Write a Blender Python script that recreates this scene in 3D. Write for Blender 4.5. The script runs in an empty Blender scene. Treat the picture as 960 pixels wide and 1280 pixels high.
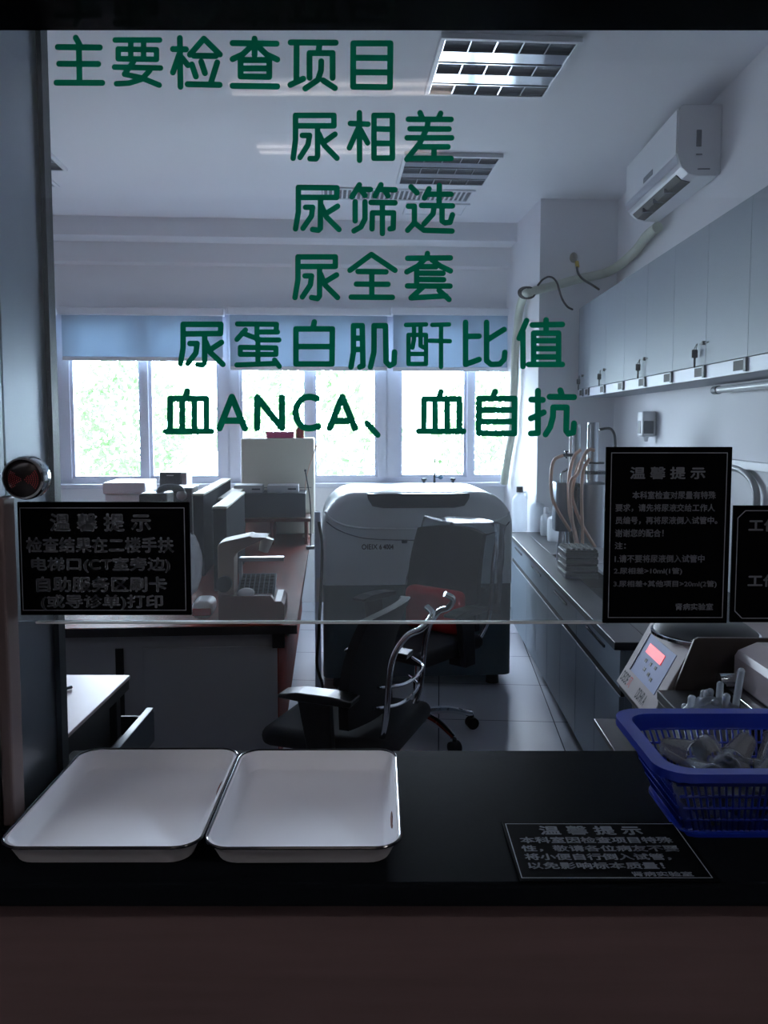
import bpy, bmesh, math, random
from mathutils import Vector, Matrix
from mathutils.geometry import delaunay_2d_cdt
C = bpy.context.scene.collection
SC = bpy.context.scene
PI = math.pi
random.seed(7)

# ------------------------------------------------------------------ camera
F_PX, PPX, PPY, TANP, EYE = 1020.0, 480.0, 607.0, 0.0758, 1.55
PITCH = math.atan(TANP); CP, SP = math.cos(PITCH), math.sin(PITCH)
cam = bpy.data.cameras.new('camera'); camo = bpy.data.objects.new('camera', cam); C.objects.link(camo)
cam.sensor_fit = 'VERTICAL'; cam.sensor_height = 36; cam.lens = F_PX / 1280 * 36
cam.shift_y = -(640 - PPY) / 1280
cam.clip_start = 0.02
camo.location = (0, 0, EYE); camo.rotation_euler = (PI / 2 - PITCH, 0, 0)
SC.camera = camo

# ------------------------------------------------------------------ light
SKY = 48.0
w = bpy.data.worlds.new('sky'); SC.world = w; w.use_nodes = True
bg = w.node_tree.nodes['Background']
bg.inputs[0].default_value = (0.76, 0.83, 1.0, 1); bg.inputs[1].default_value = SKY
SC.view_settings.view_transform = 'Standard'; SC.view_settings.look = 'None'
SC.view_settings.exposure = 0.2; SC.view_settings.gamma = 1.0; SC.view_settings.use_curve_mapping = False
SC.cycles.use_denoising = True
SC.cycles.max_bounces = 14; SC.cycles.diffuse_bounces = 8; SC.cycles.glossy_bounces = 5
SC.cycles.transparent_max_bounces = 24; SC.cycles.transmission_bounces = 8
SC.cycles.sample_clamp_indirect = 6.0
SC.cycles.caustics_reflective = False; SC.cycles.caustics_refractive = False

class Frame:
    """a horizontal direction the furniture follows; u runs right, v runs away"""
    def __init__(s, rot):
        s.rot = rot; s.c, s.s = math.cos(rot), math.sin(rot)
    def uv(s, x, y): return x * s.c + y * s.s, -x * s.s + y * s.c
    def xy(s, u, v): return u * s.c - v * s.s, u * s.s + v * s.c
    def ray(s, px, py):
        a = (px - PPX) / F_PX; b = -(py - PPY) / F_PX
        x, y, z = a, CP + b * SP, -SP + b * CP
        u, v = s.uv(x, y); return u, v, z
    def at_v(s, px, py, v):
        a, b, c = s.ray(px, py); t = v / b; return a * t, EYE + c * t
    def at_h(s, px, py, z):
        a, b, c = s.ray(px, py); t = (z - EYE) / c; return a * t, b * t
    def at_u(s, px, py, u):
        a, b, c = s.ray(px, py); t = u / a; return b * t, EYE + c * t
F = Frame(0.0); R = Frame(0.0686); S = Frame(-0.0235)

def area_portal(name, loc, rot, sx, sy):
    l = bpy.data.lights.new(name, 'AREA'); l.shape = 'RECTANGLE'; l.size = sx; l.size_y = sy
    l.cycles.is_portal = True
    o = bpy.data.objects.new(name, l); C.objects.link(o); o.location = loc; o.rotation_euler = rot
VW = 7.04                                   # distance of the window wall
_x, _y = R.xy(-1.35, VW + 0.22)
area_portal('window_daylight', (_x, _y, 1.75), (PI / 2, 0, R.rot + PI), 5.3, 1.6)

# ------------------------------------------------------------------ materials
def lin(c): return tuple(((v / 255) / 12.92 if v / 255 <= 0.04045 else ((v / 255 + 0.055) / 1.055) ** 2.4) for v in c)
def mat(name, rgb, rough=0.5, metal=0.0, spec=0.5, var=0.06, scale=18.0, bump=0.0, bscale=60.0, transl=0.0, ior=1.5):
    m = bpy.data.materials.new(name); m.use_nodes = True; nt = m.node_tree; N = nt.nodes; L = nt.links
    p = N['Principled BSDF']; p.inputs['Roughness'].default_value = rough; p.inputs['Metallic'].default_value = metal
    p.inputs['Specular IOR Level'].default_value = spec; p.inputs['IOR'].default_value = ior
    c = lin(rgb)
    tc = N.new('ShaderNodeTexCoord'); no = N.new('ShaderNodeTexNoise'); no.inputs['Scale'].default_value = scale
    no.inputs['Detail'].default_value = 4
    L.new(tc.outputs['Object'], no.inputs['Vector'])
    mx = N.new('ShaderNodeMix'); mx.data_type = 'RGBA'
    mx.inputs[6].default_value = (*[v * (1 - var) for v in c], 1); mx.inputs[7].default_value = (*[min(1, v * (1 + var)) for v in c], 1)
    L.new(no.outputs['Fac'], mx.inputs[0]); L.new(mx.outputs[2], p.inputs['Base Color'])
    if bump:
        n2 = N.new('ShaderNodeTexNoise'); n2.inputs['Scale'].default_value = bscale; L.new(tc.outputs['Object'], n2.inputs['Vector'])
        b = N.new('ShaderNodeBump'); b.inputs['Strength'].default_value = bump; b.inputs['Distance'].default_value = 0.01
        L.new(n2.outputs['Fac'], b.inputs['Height']); L.new(b.outputs[0], p.inputs['Normal'])
    if transl:
        t = N.new('ShaderNodeBsdfTranslucent'); L.new(mx.outputs[2], t.inputs['Color'])
        ms = N.new('ShaderNodeMixShader'); ms.inputs[0].default_value = transl
        L.new(p.outputs[0], ms.inputs[1]); L.new(t.outputs[0], ms.inputs[2]); L.new(ms.outputs[0], N['Material Output'].inputs[0])
    return m
def clear(name, tint=(255, 255, 255), gloss=1.0, rough=0.02, milky=0.0, ior=1.45):
    m = bpy.data.materials.new(name); m.use_nodes = True; nt = m.node_tree; N = nt.nodes; L = nt.links
    N.remove(N['Principled BSDF'])
    t = N.new('ShaderNodeBsdfTransparent'); t.inputs[0].default_value = (*lin(tint), 1)
    g = N.new('ShaderNodeBsdfGlossy'); g.inputs['Roughness'].default_value = rough
    fr = N.new('ShaderNodeFresnel'); fr.inputs[0].default_value = ior
    mu = N.new('ShaderNodeMath'); mu.operation = 'MULTIPLY'; mu.inputs[1].default_value = gloss; L.new(fr.outputs[0], mu.inputs[0])
    ms = N.new('ShaderNodeMixShader'); L.new(mu.outputs[0], ms.inputs[0]); L.new(t.outputs[0], ms.inputs[1]); L.new(g.outputs[0], ms.inputs[2])
    out = ms.outputs[0]
    if milky:
        d = N.new('ShaderNodeBsdfDiffuse'); d.inputs[0].default_value = (0.85, 0.87, 0.9, 1)
        tl = N.new('ShaderNodeBsdfTranslucent'); tl.inputs[0].default_value = (0.85, 0.87, 0.9, 1)
        m1 = N.new('ShaderNodeMixShader'); m1.inputs[0].default_value = 0.5; L.new(d.outputs[0], m1.inputs[1]); L.new(tl.outputs[0], m1.inputs[2])
        m2 = N.new('ShaderNodeMixShader'); m2.inputs[0].default_value = milky; L.new(out, m2.inputs[1]); L.new(m1.outputs[0], m2.inputs[2]); out = m2.outputs[0]
    L.new(out, N['Material Output'].inputs[0]); return m
def glow(name, rgb, strength):
    m = bpy.data.materials.new(name); m.use_nodes = True; nt = m.node_tree; N = nt.nodes
    p = N['Principled BSDF']; p.inputs['Base Color'].default_value = (*lin(rgb), 1)
    p.inputs['Emission Color'].default_value = (*lin(rgb), 1); p.inputs['Emission Strength'].default_value = strength; return m
def tiles(name, rgb, line, size, rough, rot=0.0):
    m = mat(name, rgb, rough, var=0.05, scale=3); nt = m.node_tree; N = nt.nodes; L = nt.links
    tc = N.new('ShaderNodeTexCoord'); mp = N.new('ShaderNodeMapping'); mp.inputs['Rotation'].default_value[2] = rot
    br = N.new('ShaderNodeTexBrick'); br.offset = 0; br.inputs['Scale'].default_value = 1
    br.inputs['Brick Width'].default_value = size; br.inputs['Row Height'].default_value = size; br.inputs['Mortar Size'].default_value = 0.003
    br.inputs['Color1'].default_value = br.inputs['Color2'].default_value = (1, 1, 1, 1); br.inputs['Mortar'].default_value = (*lin(line), 1)
    L.new(tc.outputs['Object'], mp.inputs[0]); L.new(mp.outputs[0], br.inputs[0])
    p = N['Principled BSDF']; src = p.inputs['Base Color'].links[0].from_socket
    mx = N.new('ShaderNodeMix'); mx.data_type = 'RGBA'; mx.blend_type = 'MULTIPLY'; mx.inputs[0].default_value = 1
    L.new(src, mx.inputs[6]); L.new(br.outputs[0], mx.inputs[7]); L.new(mx.outputs[2], p.inputs['Base Color']); return m
def wood(name, a, b, rough=0.35, axis=(1, 14, 14)):
    m = bpy.data.materials.new(name); m.use_nodes = True; nt = m.node_tree; N = nt.nodes; L = nt.links
    p = N['Principled BSDF']; p.inputs['Roughness'].default_value = rough; p.inputs['Specular IOR Level'].default_value = 0.5; p.inputs['IOR'].default_value = 1.12
    tc = N.new('ShaderNodeTexCoord'); mp = N.new('ShaderNodeMapping'); mp.inputs['Scale'].default_value = axis
    no = N.new('ShaderNodeTexNoise'); no.inputs['Scale'].default_value = 3; no.inputs['Detail'].default_value = 6
    cr = N.new('ShaderNodeValToRGB'); cr.color_ramp.elements[0].position = 0.3; cr.color_ramp.elements[1].position = 0.7
    cr.color_ramp.elements[0].color = (*lin(a), 1); cr.color_ramp.elements[1].color = (*lin(b), 1)
    L.new(tc.outputs['Object'], mp.inputs[0]); L.new(mp.outputs[0], no.inputs[0]); L.new(no.outputs['Fac'], cr.inputs[0]); L.new(cr.outputs[0], p.inputs['Base Color']); return m

M = dict(
 wall=mat('white_paint', (226, 226, 230), 0.7, var=0.02, scale=2), ceil=mat('ceiling_paint', (226, 226, 230), 0.8, var=0.02, scale=2),
 lobby=mat('lobby_paint', (104, 92, 90), 0.6), lobbyfloor=tiles('floor_tile', (196, 200, 208), (120, 120, 125), 0.6, 0.14, R.rot),
 dado=wood('brown_laminate', (94, 78, 78), (102, 84, 84), 0.5), stone=mat('black_stone', (16, 19, 23), 0.42, spec=0.5, ior=1.035, var=0.3, scale=160),
 steel=mat('brushed_steel', (170, 176, 184), 0.28, 1.0, var=0.04), soffit=mat('black_soffit_panel', (7, 9, 11), 0.2, ior=1.05), dsteel=mat('dark_steel', (60, 66, 72), 0.25, 1.0, var=0.05),
 darkmetal=mat('dark_aluminium', (50, 56, 62), 0.35, 0.6), chrome=mat('chrome', (215, 218, 222), 0.08, 1.0, var=0.0),
 post=mat('pinkish_brown_paint', (120, 106, 106), 0.4), alu=mat('white_window_frame', (205, 208, 222), 0.4),
 blind=mat('blue_blind_fabric', (160, 176, 190), 0.8, var=0.04, scale=90, transl=0.35), blindwhite=mat('white_plastic_rail', (222, 224, 230), 0.4),
 green=mat('green_vinyl', (8, 112, 80), 0.6, var=0.04, spec=0.1, transl=0.85), sign=mat('black_acrylic', (8, 9, 11), 0.45, spec=0.5, ior=1.035, var=0.1),
 letter=mat('grey_lettering', (142, 149, 161), 0.6, var=0.05), enamel=mat('white_enamel', (240, 243, 250), 0.55, spec=0.2, var=0.03, scale=8),
 enamelrim=mat('dark_blue_enamel_rim', (22, 24, 34), 0.15), blue=mat('blue_plastic', (14, 38, 140), 0.3, var=0.06), cup=clear('clear_plastic', (240, 245, 250), 1.0, 0.08, milky=0.13),
 bag=clear('milky_plastic_film', (235, 240, 245), 1.0, 0.15, milky=0.3), glass=clear('window_glass', (246, 250, 250), 0.75, 0.0), pane=clear('service_glass', (248, 251, 251), 0.8, 0.0, milky=0.05),
 benchtop=mat('grey_black_benchtop', (40, 43, 48), 0.38, spec=0.3, var=0.15, scale=40), black=mat('black_plastic', (14, 15, 17), 0.5, var=0.15), bench=mat('grey_bench_panel', (112, 126, 138), 0.45, var=0.03),
 islandpanel=mat('grey_island_panel', (150, 154, 158), 0.55, var=0.03), recess=mat('black_recess', (10, 11, 12), 0.7),
 cabinet=mat('pale_blue_grey_laminate', (132, 141, 152), 0.5, var=0.02), acw=mat('ac_white_plastic', (214, 216, 220), 0.35, var=0.02),
 wrap=mat('pale_green_pipe_wrap', (190, 196, 180), 0.7, var=0.12, scale=30, bump=0.4, bscale=30), rubber=mat('black_rubber', (12, 12, 14), 0.5),
 yellow=mat('yellow_plastic', (196, 168, 60), 0.5), beigebox=mat('grey_beige_metal', (158, 149, 148), 0.5, 0.0, ior=1.15, var=0.03),
 screen=mat('pale_blue_membrane', (148, 158, 190), 0.5, ior=1.15), led=glow('red_led', (255, 60, 60), 0.55), ink=mat('black_ink', (25, 22, 22), 0.6), redink=mat('red_ink', (190, 50, 50), 0.6),
 hose=mat('pink_rubber_hose', (214, 178, 158), 0.45, var=0.05), jug=clear('translucent_white_plastic', (240, 244, 248), 0.8, 0.2, milky=0.75), white=mat('white_plastic', (225, 226, 230), 0.4, var=0.02),
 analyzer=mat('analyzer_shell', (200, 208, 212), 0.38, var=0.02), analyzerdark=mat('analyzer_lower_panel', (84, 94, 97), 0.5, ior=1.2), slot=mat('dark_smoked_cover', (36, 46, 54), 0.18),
 fabric=mat('black_chair_mesh', (20, 21, 24), 0.85, var=0.2, scale=200, bump=0.3, bscale=300), armgrey=mat('black_armrest', (26, 28, 30), 0.3),
 red=mat('red_cloth', (150, 14, 18), 0.8, bump=0.4, bscale=20), redreflwood=wood('reflected_red_wood', (92, 32, 22), (118, 46, 34), 0.5, (14, 1, 14)), cream=mat('cream_metal', (214, 208, 192), 0.45, var=0.02),
 pink=mat('magenta_plastic', (200, 50, 120), 0.5), card=mat('white_card_box', (214, 214, 216), 0.6), partition=mat('blue_black_partition', (26, 31, 38), 0.8, ior=1.08), partitionedge=mat('cream_edge', (206, 200, 180), 0.5),
 rackgrey=mat('dark_rack_grey', (50, 55, 60), 0.45), greyd=mat('mid_grey_plastic', (84, 90, 98), 0.45), tabletop=mat('pinkish_white_tabletop', (186, 168, 170), 0.4, var=0.02), brownfront=mat('brown_plastic', (98, 50, 38), 0.4),
 leaf=mat('leaf_green', (66, 90, 52), 0.6, var=0.35, scale=2, transl=0.4), bark=mat('bark', (96, 82, 70), 0.9, bump=0.5), ground=mat('pale_ground', (236, 236, 236), 0.9), concrete=mat('grey_concrete', (128, 128, 132), 0.8, var=0.2),
 tubeglow=glow('cool_white_tube', (255, 240, 232), 5.0), filltube=glow('fill_light_tube', (255, 250, 250), 78.0), tube=mat('white_glass_tube', (236, 238, 242), 0.25), louver=mat('mirror_louver', (196, 202, 210), 0.12, 1.0), cell=mat('lamp_cell', (70, 76, 86), 0.6, 0.2),
 redglint=mat('red_glint_paint', (214, 76, 78), 0.5), blackmesh=mat('dark_mesh_metal', (62, 60, 62), 0.3, 0.8), yellowbit=mat('yellow_paper', (170, 150, 70), 0.8), keygrey=mat('key_metal', (70, 74, 78), 0.4, 0.4),
)

# ------------------------------------------------------------------ mesh helpers
def rrect(x0, x1, y0, y1, r, n=6):
    r = min(r, (x1 - x0) / 2 - 1e-5, (y1 - y0) / 2 - 1e-5); o = []
    for cx, cy, a in ((x1 - r, y1 - r, 0), (x0 + r, y1 - r, 90), (x0 + r, y0 + r, 180), (x1 - r, y0 + r, 270)):
        for i in range(n + 1):
            t = math.radians(a + 90 * i / n); o.append((cx + r * math.cos(t), cy + r * math.sin(t)))
    return o
def spline(pts, n=8):
    P = [Vector(p) for p in pts]; P = [2 * P[0] - P[1]] + P + [2 * P[-1] - P[-2]]; o = []
    for i in range(1, len(P) - 2):
        for k in range(n):
            t = k / n; a, b, c, d = P[i - 1:i + 3]
            o.append(0.5 * ((2 * b) + (c - a) * t + (2 * a - 5 * b + 4 * c - d) * t * t + (3 * b - a - 3 * c + d) * t ** 3))
    o.append(P[-2]); return o
class MB:
    def __init__(s): s.bm = bmesh.new()
    def _merge(s, b):
        me = bpy.data.meshes.new('t'); b.to_mesh(me); b.free(); s.bm.from_mesh(me); bpy.data.meshes.remove(me)
    def box(s, x0, x1, y0, y1, z0, z1, bev=0.0, seg=2, mtx=None):
        b = bmesh.new(); bmesh.ops.create_cube(b, size=1)
        for v in b.verts: v.co = Vector(((x0 + x1) / 2 + v.co.x * (x1 - x0), (y0 + y1) / 2 + v.co.y * (y1 - y0), (z0 + z1) / 2 + v.co.z * (z1 - z0)))
        if bev: bmesh.ops.bevel(b, geom=b.edges[:], offset=min(bev, 0.49 * min(abs(x1 - x0), abs(y1 - y0), abs(z1 - z0))), segments=seg, affect='EDGES', profile=0.5)
        if bev:
            big = sorted(b.faces, key=lambda f: -f.calc_area())[:6]
            for f in b.faces: f.smooth = f not in big
        if mtx: bmesh.ops.transform(b, matrix=mtx, verts=b.verts[:])
        s._merge(b); return s
    def prism(s, pts, axis, a0, a1, bev=0.0, mtx=None):
        b = bmesh.new()
        def co(p, a): return {'x': (a, p[0], p[1]), 'y': (p[0], a, p[1]), 'z': (p[0], p[1], a)}[axis]
        lo = [b.verts.new(co(p, a0)) for p in pts]; hi = [b.verts.new(co(p, a1)) for p in pts]; n = len(pts)
        b.faces.new(lo[::-1]); top = b.faces.new(hi)
        for i in range(n): b.faces.new((lo[i], lo[(i + 1) % n], hi[(i + 1) % n], hi[i])).smooth = n > 12
        bmesh.ops.recalc_face_normals(b, faces=b.faces[:])
        if bev:
            es = [e for e in b.edges if len(e.link_faces) == 2 and e.calc_face_angle() > 1.0]
            bmesh.ops.bevel(b, geom=es, offset=bev, segments=3, affect='EDGES', profile=0.5)
        if mtx: bmesh.ops.transform(b, matrix=mtx, verts=b.verts[:])
        s._merge(b); return s
    def cyl(s, p0, p1, r0, r1=None, seg=20, cap=True):
        r1 = r0 if r1 is None else r1; p0, p1 = Vector(p0), Vector(p1); d = p1 - p0
        q = d.to_track_quat('Z', 'Y').to_matrix()
        A, B = [], []
        for i in range(seg):
            t = 2 * PI * i / seg; k = q @ Vector((math.cos(t), math.sin(t), 0))
            A.append(s.bm.verts.new(p0 + k * r0)); B.append(s.bm.verts.new(p1 + k * r1))
        for i in range(seg): s.bm.faces.new((A[i], A[(i + 1) % seg], B[(i + 1) % seg], B[i])).smooth = True
        if cap: s.bm.faces.new(A[::-1]); s.bm.faces.new(B)
        return s
    def tube(s, pts, r, seg=8, sm=8, closed=False):
        P = spline(pts, sm) if sm else [Vector(p) for p in pts]; rings = []; prev = None
        rr = r if callable(r) else (lambda t: r)
        for i, p in enumerate(P):
            d = (P[min(i + 1, len(P) - 1)] - P[max(i - 1, 0)]).normalized()
            if prev is None: prev = d.orthogonal().normalized()
            a = (prev - d * prev.dot(d))
            a = d.orthogonal().normalized() if a.length < 1e-6 else a.normalized()
            prev = a; b = d.cross(a); q = rr(i / (len(P) - 1))
            rings.append([s.bm.verts.new(p + (a * math.cos(2 * PI * k / seg) + b * math.sin(2 * PI * k / seg)) * q) for k in range(seg)])
        for A, B in zip(rings, rings[1:]):
            for k in range(seg): s.bm.faces.new((A[k], A[(k + 1) % seg], B[(k + 1) % seg], B[k])).smooth = True
        s.bm.faces.new(rings[0][::-1]); s.bm.faces.new(rings[-1]); return s
    def lathe(s, prof, c=(0, 0, 0), seg=28, mtx=None):
        b = bmesh.new(); R_ = []
        for r, z in prof: R_.append([b.verts.new((r * math.cos(2 * PI * i / seg), r * math.sin(2 * PI * i / seg), z)) for i in range(seg)] if r > 1e-6 else [b.verts.new((0, 0, z))])
        for A, B in zip(R_, R_[1:]):
            for i in range(seg):
                j = (i + 1) % seg
                if len(A) == 1 and len(B) == 1: continue
                if len(A) == 1: b.faces.new((A[0], B[j], B[i]))
                elif len(B) == 1: b.faces.new((A[i], A[j], B[0]))
                else: b.faces.new((A[i], A[j], B[j], B[i]))
        bmesh.ops.recalc_face_normals(b, faces=b.faces[:])
        for f in b.faces: f.smooth = True
        bmesh.ops.transform(b, matrix=Matrix.Translation(c) @ (mtx or Matrix()), verts=b.verts[:]); s._merge(b); return s
    def sphere(s, c, r, sc=(1, 1, 1), sub=3):
        b = bmesh.new(); bmesh.ops.create_icosphere(b, subdivisions=sub, radius=r)
        for v in b.verts: v.co = Vector((v.co.x * sc[0] + c[0], v.co.y * sc[1] + c[1], v.co.z * sc[2] + c[2]))
        for f in b.faces: f.smooth = True
        s._merge(b); return s
    def quad(s, pts): s.bm.faces.new([s.bm.verts.new(p) for p in pts]); return s
    def soft(s):
        for f in s.bm.faces: f.smooth = True
        return s
    def shift(s, o):
        for v in s.bm.verts: v.co -= Vector(o)
        return s
    def mesh(s, name, m, smooth=True):
        me = bpy.data.meshes.new(name); s.bm.to_mesh(me); s.bm.free(); me.materials.append(m if not isinstance(m, str) else M[m])
        if smooth:
            fl = [p.use_smooth for p in me.polygons]
            me.set_sharp_from_angle(angle=math.radians(38)); me.polygons.foreach_set('use_smooth', fl)
        return me
def link(name, me, parent=None):
    o = bpy.data.objects.new(name, me); C.objects.link(o)
    if parent: o.parent = parent
    return o
def tagged(o, label, cat, group=None):
    o['label'] = label; o['category'] = cat
    if group: o['group'] = group
    return o
class T:
    """a thing: an Empty at its base, parts written in frame coordinates"""
    def __init__(s, name, label, cat, fr=F, o=(0, 0, 0), group=None, turn=0.0):
        s.e = bpy.data.objects.new(name, None); C.objects.link(s.e); s.o = o; s.fr = fr; s.e.empty_display_size = 0.05
        x, y = fr.xy(o[0], o[1]); s.e.location = (x, y, o[2]); s.e.rotation_euler = (0, 0, fr.rot + turn); tagged(s.e, label, cat, group)
    def part(s, name, mb, m, smooth=True, local=False):
        if not local: mb.shift(s.o)
        return link(name, mb.mesh(name, m, smooth), s.e)
    def sub(s, parent, name, mb, m, smooth=True, local=False):
        if not local: mb.shift(s.o)
        return link(name, mb.mesh(name, m, smooth), parent)
def solo(name, label, cat, mb, m, fr=F, o=(0, 0, 0), group=None, smooth=True):
    mb.shift(o); ob = link(name, mb.mesh(name, m, smooth)); x, y = fr.xy(o[0], o[1]); ob.location = (x, y, o[2]); ob.rotation_euler = (0, 0, fr.rot)
    return tagged(ob, label, cat, group)
def struct(name, mb, m, fr=F, parent=None, smooth=False):
    ob = link(name, mb.mesh(name, m, smooth), parent)
    if parent is None: ob.rotation_euler = (0, 0, fr.rot); ob['kind'] = 'structure'
    return ob
def copy_tree(o, parent=None):
    c = o.copy(); C.objects.link(c)
    if parent: c.parent = parent
    for ch in [k for k in C.objects if k.parent == o]: copy_tree(ch, c)
    return c

# ------------------------------------------------------------------ room shell
CEIL = 3.17
WB_ = F.at_h(73.5, 968, 0.9)[1] + 0.032
uc, vc = R.at_h(676, 248, CEIL)                          # column corner
ur, _ = R.at_v(773, 255, vc)
xr, yr = R.xy(ur, vc); SW = S.uv(xr, yr)[0]              # right wall in S frame
struct('floor', MB().box(-4.2, 4.2, -3.6, 7.9, -0.1, 0), 'lobbyfloor')
struct('ceiling', MB().box(-4.2, 4.2, -3.6, 7.9, CEIL, CEIL + 0.12), 'ceil')
struct('wall_right', MB().box(SW, SW + 0.15, WB_, 7.6, 0, CEIL), 'wall', S)
struct('wall_left', MB().box(-3.75, -3.6, WB_, 7.2, 0, CEIL), 'wall')
uL, _ = R.at_v(60, 500, VW); uR, _ = R.at_v(643, 500, VW)
_, zsill = R.at_v(350, 604, VW); ztop = 2.47
b = MB()
b.box(-3.6, 3.0, VW, VW + 0.2, 0, zsill); b.box(-3.6, 3.0, VW, VW + 0.2, ztop, CEIL)
b.box(-3.6, uL, VW, VW + 0.2, zsill, ztop); b.box(uR, 3.0, VW, VW + 0.2, zsill, ztop)
struct('wall_back', b, 'wall', R)
_, v1 = R.at_h(600, 278, CEIL); _, z1 = R.at_v(600, 301, v1); _, v2 = R.at_h(600, 309, z1); v2 = min(v2, VW - 0.08); _, z2 = R.at_v(600, 333, v2)
struct('trim_1', MB().box(-3.4, uc, v1, VW, z1, CEIL), 'wall', R)
struct('trim_2', MB().box(-3.4, uc, v2, VW, z2, z1), 'wall', R)
struct('trim_3', MB().box(uc, uc + 0.75, vc, VW, 0, CEIL), 'wall', R)
struct('trim_4', MB().box(uL - 0.1, uR + 0.02, VW - 0.06, VW + 0.02, zsill - 0.035, zsill, 0.004), 'alu', R)

# windows: outer frame, sashes, glass
wpx = [(60, 66, 89, 178, 187, 275, 287), (287, 287, 300, 384, 392, 472, 484), (484, 484, 499, 583, 590, 637, 643)]
for n, (a0, _a, a1, b0, b1, c0, c1) in enumerate(wpx, 1):
    U = lambda p: R.at_v(p, 520, VW + 0.08)[0]
    _, zb = R.at_v(350, 597, VW + 0.08)
    f = MB(); v0, v3 = VW + 0.05, VW + 0.13
    f.box(U(a0) - 0.01, U(a1), v0, v3, zsill, ztop); f.box(U(c0), U(c1), v0, v3, zsill, ztop)
    f.box(U(a0), U(c1), v0, v3, zsill, zb); f.box(U(a0), U(c1), v0, v3, ztop - 0.06, ztop); f.box(U(b0), U(b1), v0 - 0.02, v3, zb, ztop)
    e = bpy.data.objects.new('window_%d' % n, None); C.objects.link(e); e.rotation_euler = (0, 0, R.rot); e['kind'] = 'structure'
    link('window_frame', f.mesh('window_frame', 'alu', False), e)
    f2 = MB(); mids = [(U(a1), U(b0)), (U(b1), U(c0))]
    for q0, q1 in mids:
        for s0, s1 in ((q0, q0 + 0.025), (q1 - 0.025, q1)): f2.box(s0, s1, v0 + 0.02, v3 - 0.02, zb, ztop - 0.06)
        f2.box(q0, q1, v0 + 0.02, v3 - 0.02, zb, zb + 0.02)
    link('sash', f2.mesh('sash', 'alu', False), e)
    for q0, q1 in mids: link('glass_pane', MB().box(q0 + 0.02, q1 - 0.02, VW + 0.088, VW + 0.094, zb + 0.015, ztop - 0.065).mesh('glass_pane', 'glass', False), e)

# service opening: lobby wall around it, jambs and soffit of polished steel
CT = 0.90
_, yb = F.at_h(480, 937, CT); _, yf = F.at_h(480, 1105, CT); _, zlow = F.at_v(480, 1135, yf)
JX, HZ = -0.606, F.at_v(480, 38, F.at_h(73.5, 968, CT)[1] + 0.03)[1] + 0.05
JR = 1.30
xe = F.at_h(73.5, 968, CT); WB = xe[1] + 0.03       # back face of the opening
struct('wall_front', MB().box(-4.0, JX - 0.02, 1.20, WB, 0, CEIL), 'lobby'); struct('wall_front', MB().box(JR + 0.02, 4.0, 1.20, WB, 0, CEIL), 'lobby'); struct('wall_front', MB().box(JX - 0.02, JR + 0.02, 1.20, WB, HZ + 0.02, CEIL), 'lobby')
struct('baseboard_front', MB().box(JX - 0.02, JR + 0.02, yf + 0.025, yf + 0.4, 0, zlow), 'dado')
struct('trim_5', MB().box(JX - 0.02, JX, 1.2, WB, CT + 0.001, HZ), 'steel')
struct('trim_6', MB().box(JR, JR + 0.02, 1.2, WB, CT, HZ), 'steel')
struct('trim_7', MB().box(JX - 0.02, JR + 0.02, 1.2, WB, HZ, HZ + 0.02), 'soffit')
HB = F.at_v(480, 38, 1.297)[1]
struct('trim_10', MB().box(JX, JR, 1.2, 1.297, HB, HZ), 'soffit')
struct('trim_8', MB().box(JX + 0.0005, F.at_v(77, 900, xe[1])[0], xe[1], WB - 0.001, CT + 0.001, HZ), 'darkmetal')
# lobby behind the camera
struct('wall_lobby_back', MB().box(-4.0, 4.0, -3.55, -3.4, 0, CEIL), 'lobby')
struct('wall_lobby_left', MB().box(-4.1, -3.95, -3.4, 1.2, 0, CEIL), 'lobby')
struct('wall_lobby_right', MB().box(3.95, 4.1, -3.4, 1.2, 0, CEIL), 'lobby')

# ------------------------------------------------------------------ service window
GY = 1.30
solo('service_counter', 'black stone counter slab under the service window', 'counter', MB().box(JX - 0.018, JR + 0.018, yf, yb, zlow, CT, 0.006), 'stone', F, (0.3, 1.4, zlow))
gz0 = F.at_v(480, 777, GY)[1]
struct('window_4', MB().box(JX, JR, GY, GY + 0.008, gz0, HB + 0.03), 'pane')
struct('trim_9', MB().box(JX + 0.043, F.at_v(757, 777, GY)[0], GY - 0.001, GY + 0.009, gz0 - 0.0035, gz0), mat('polished_glass_edge', (205, 212, 214), 0.35))

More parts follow.
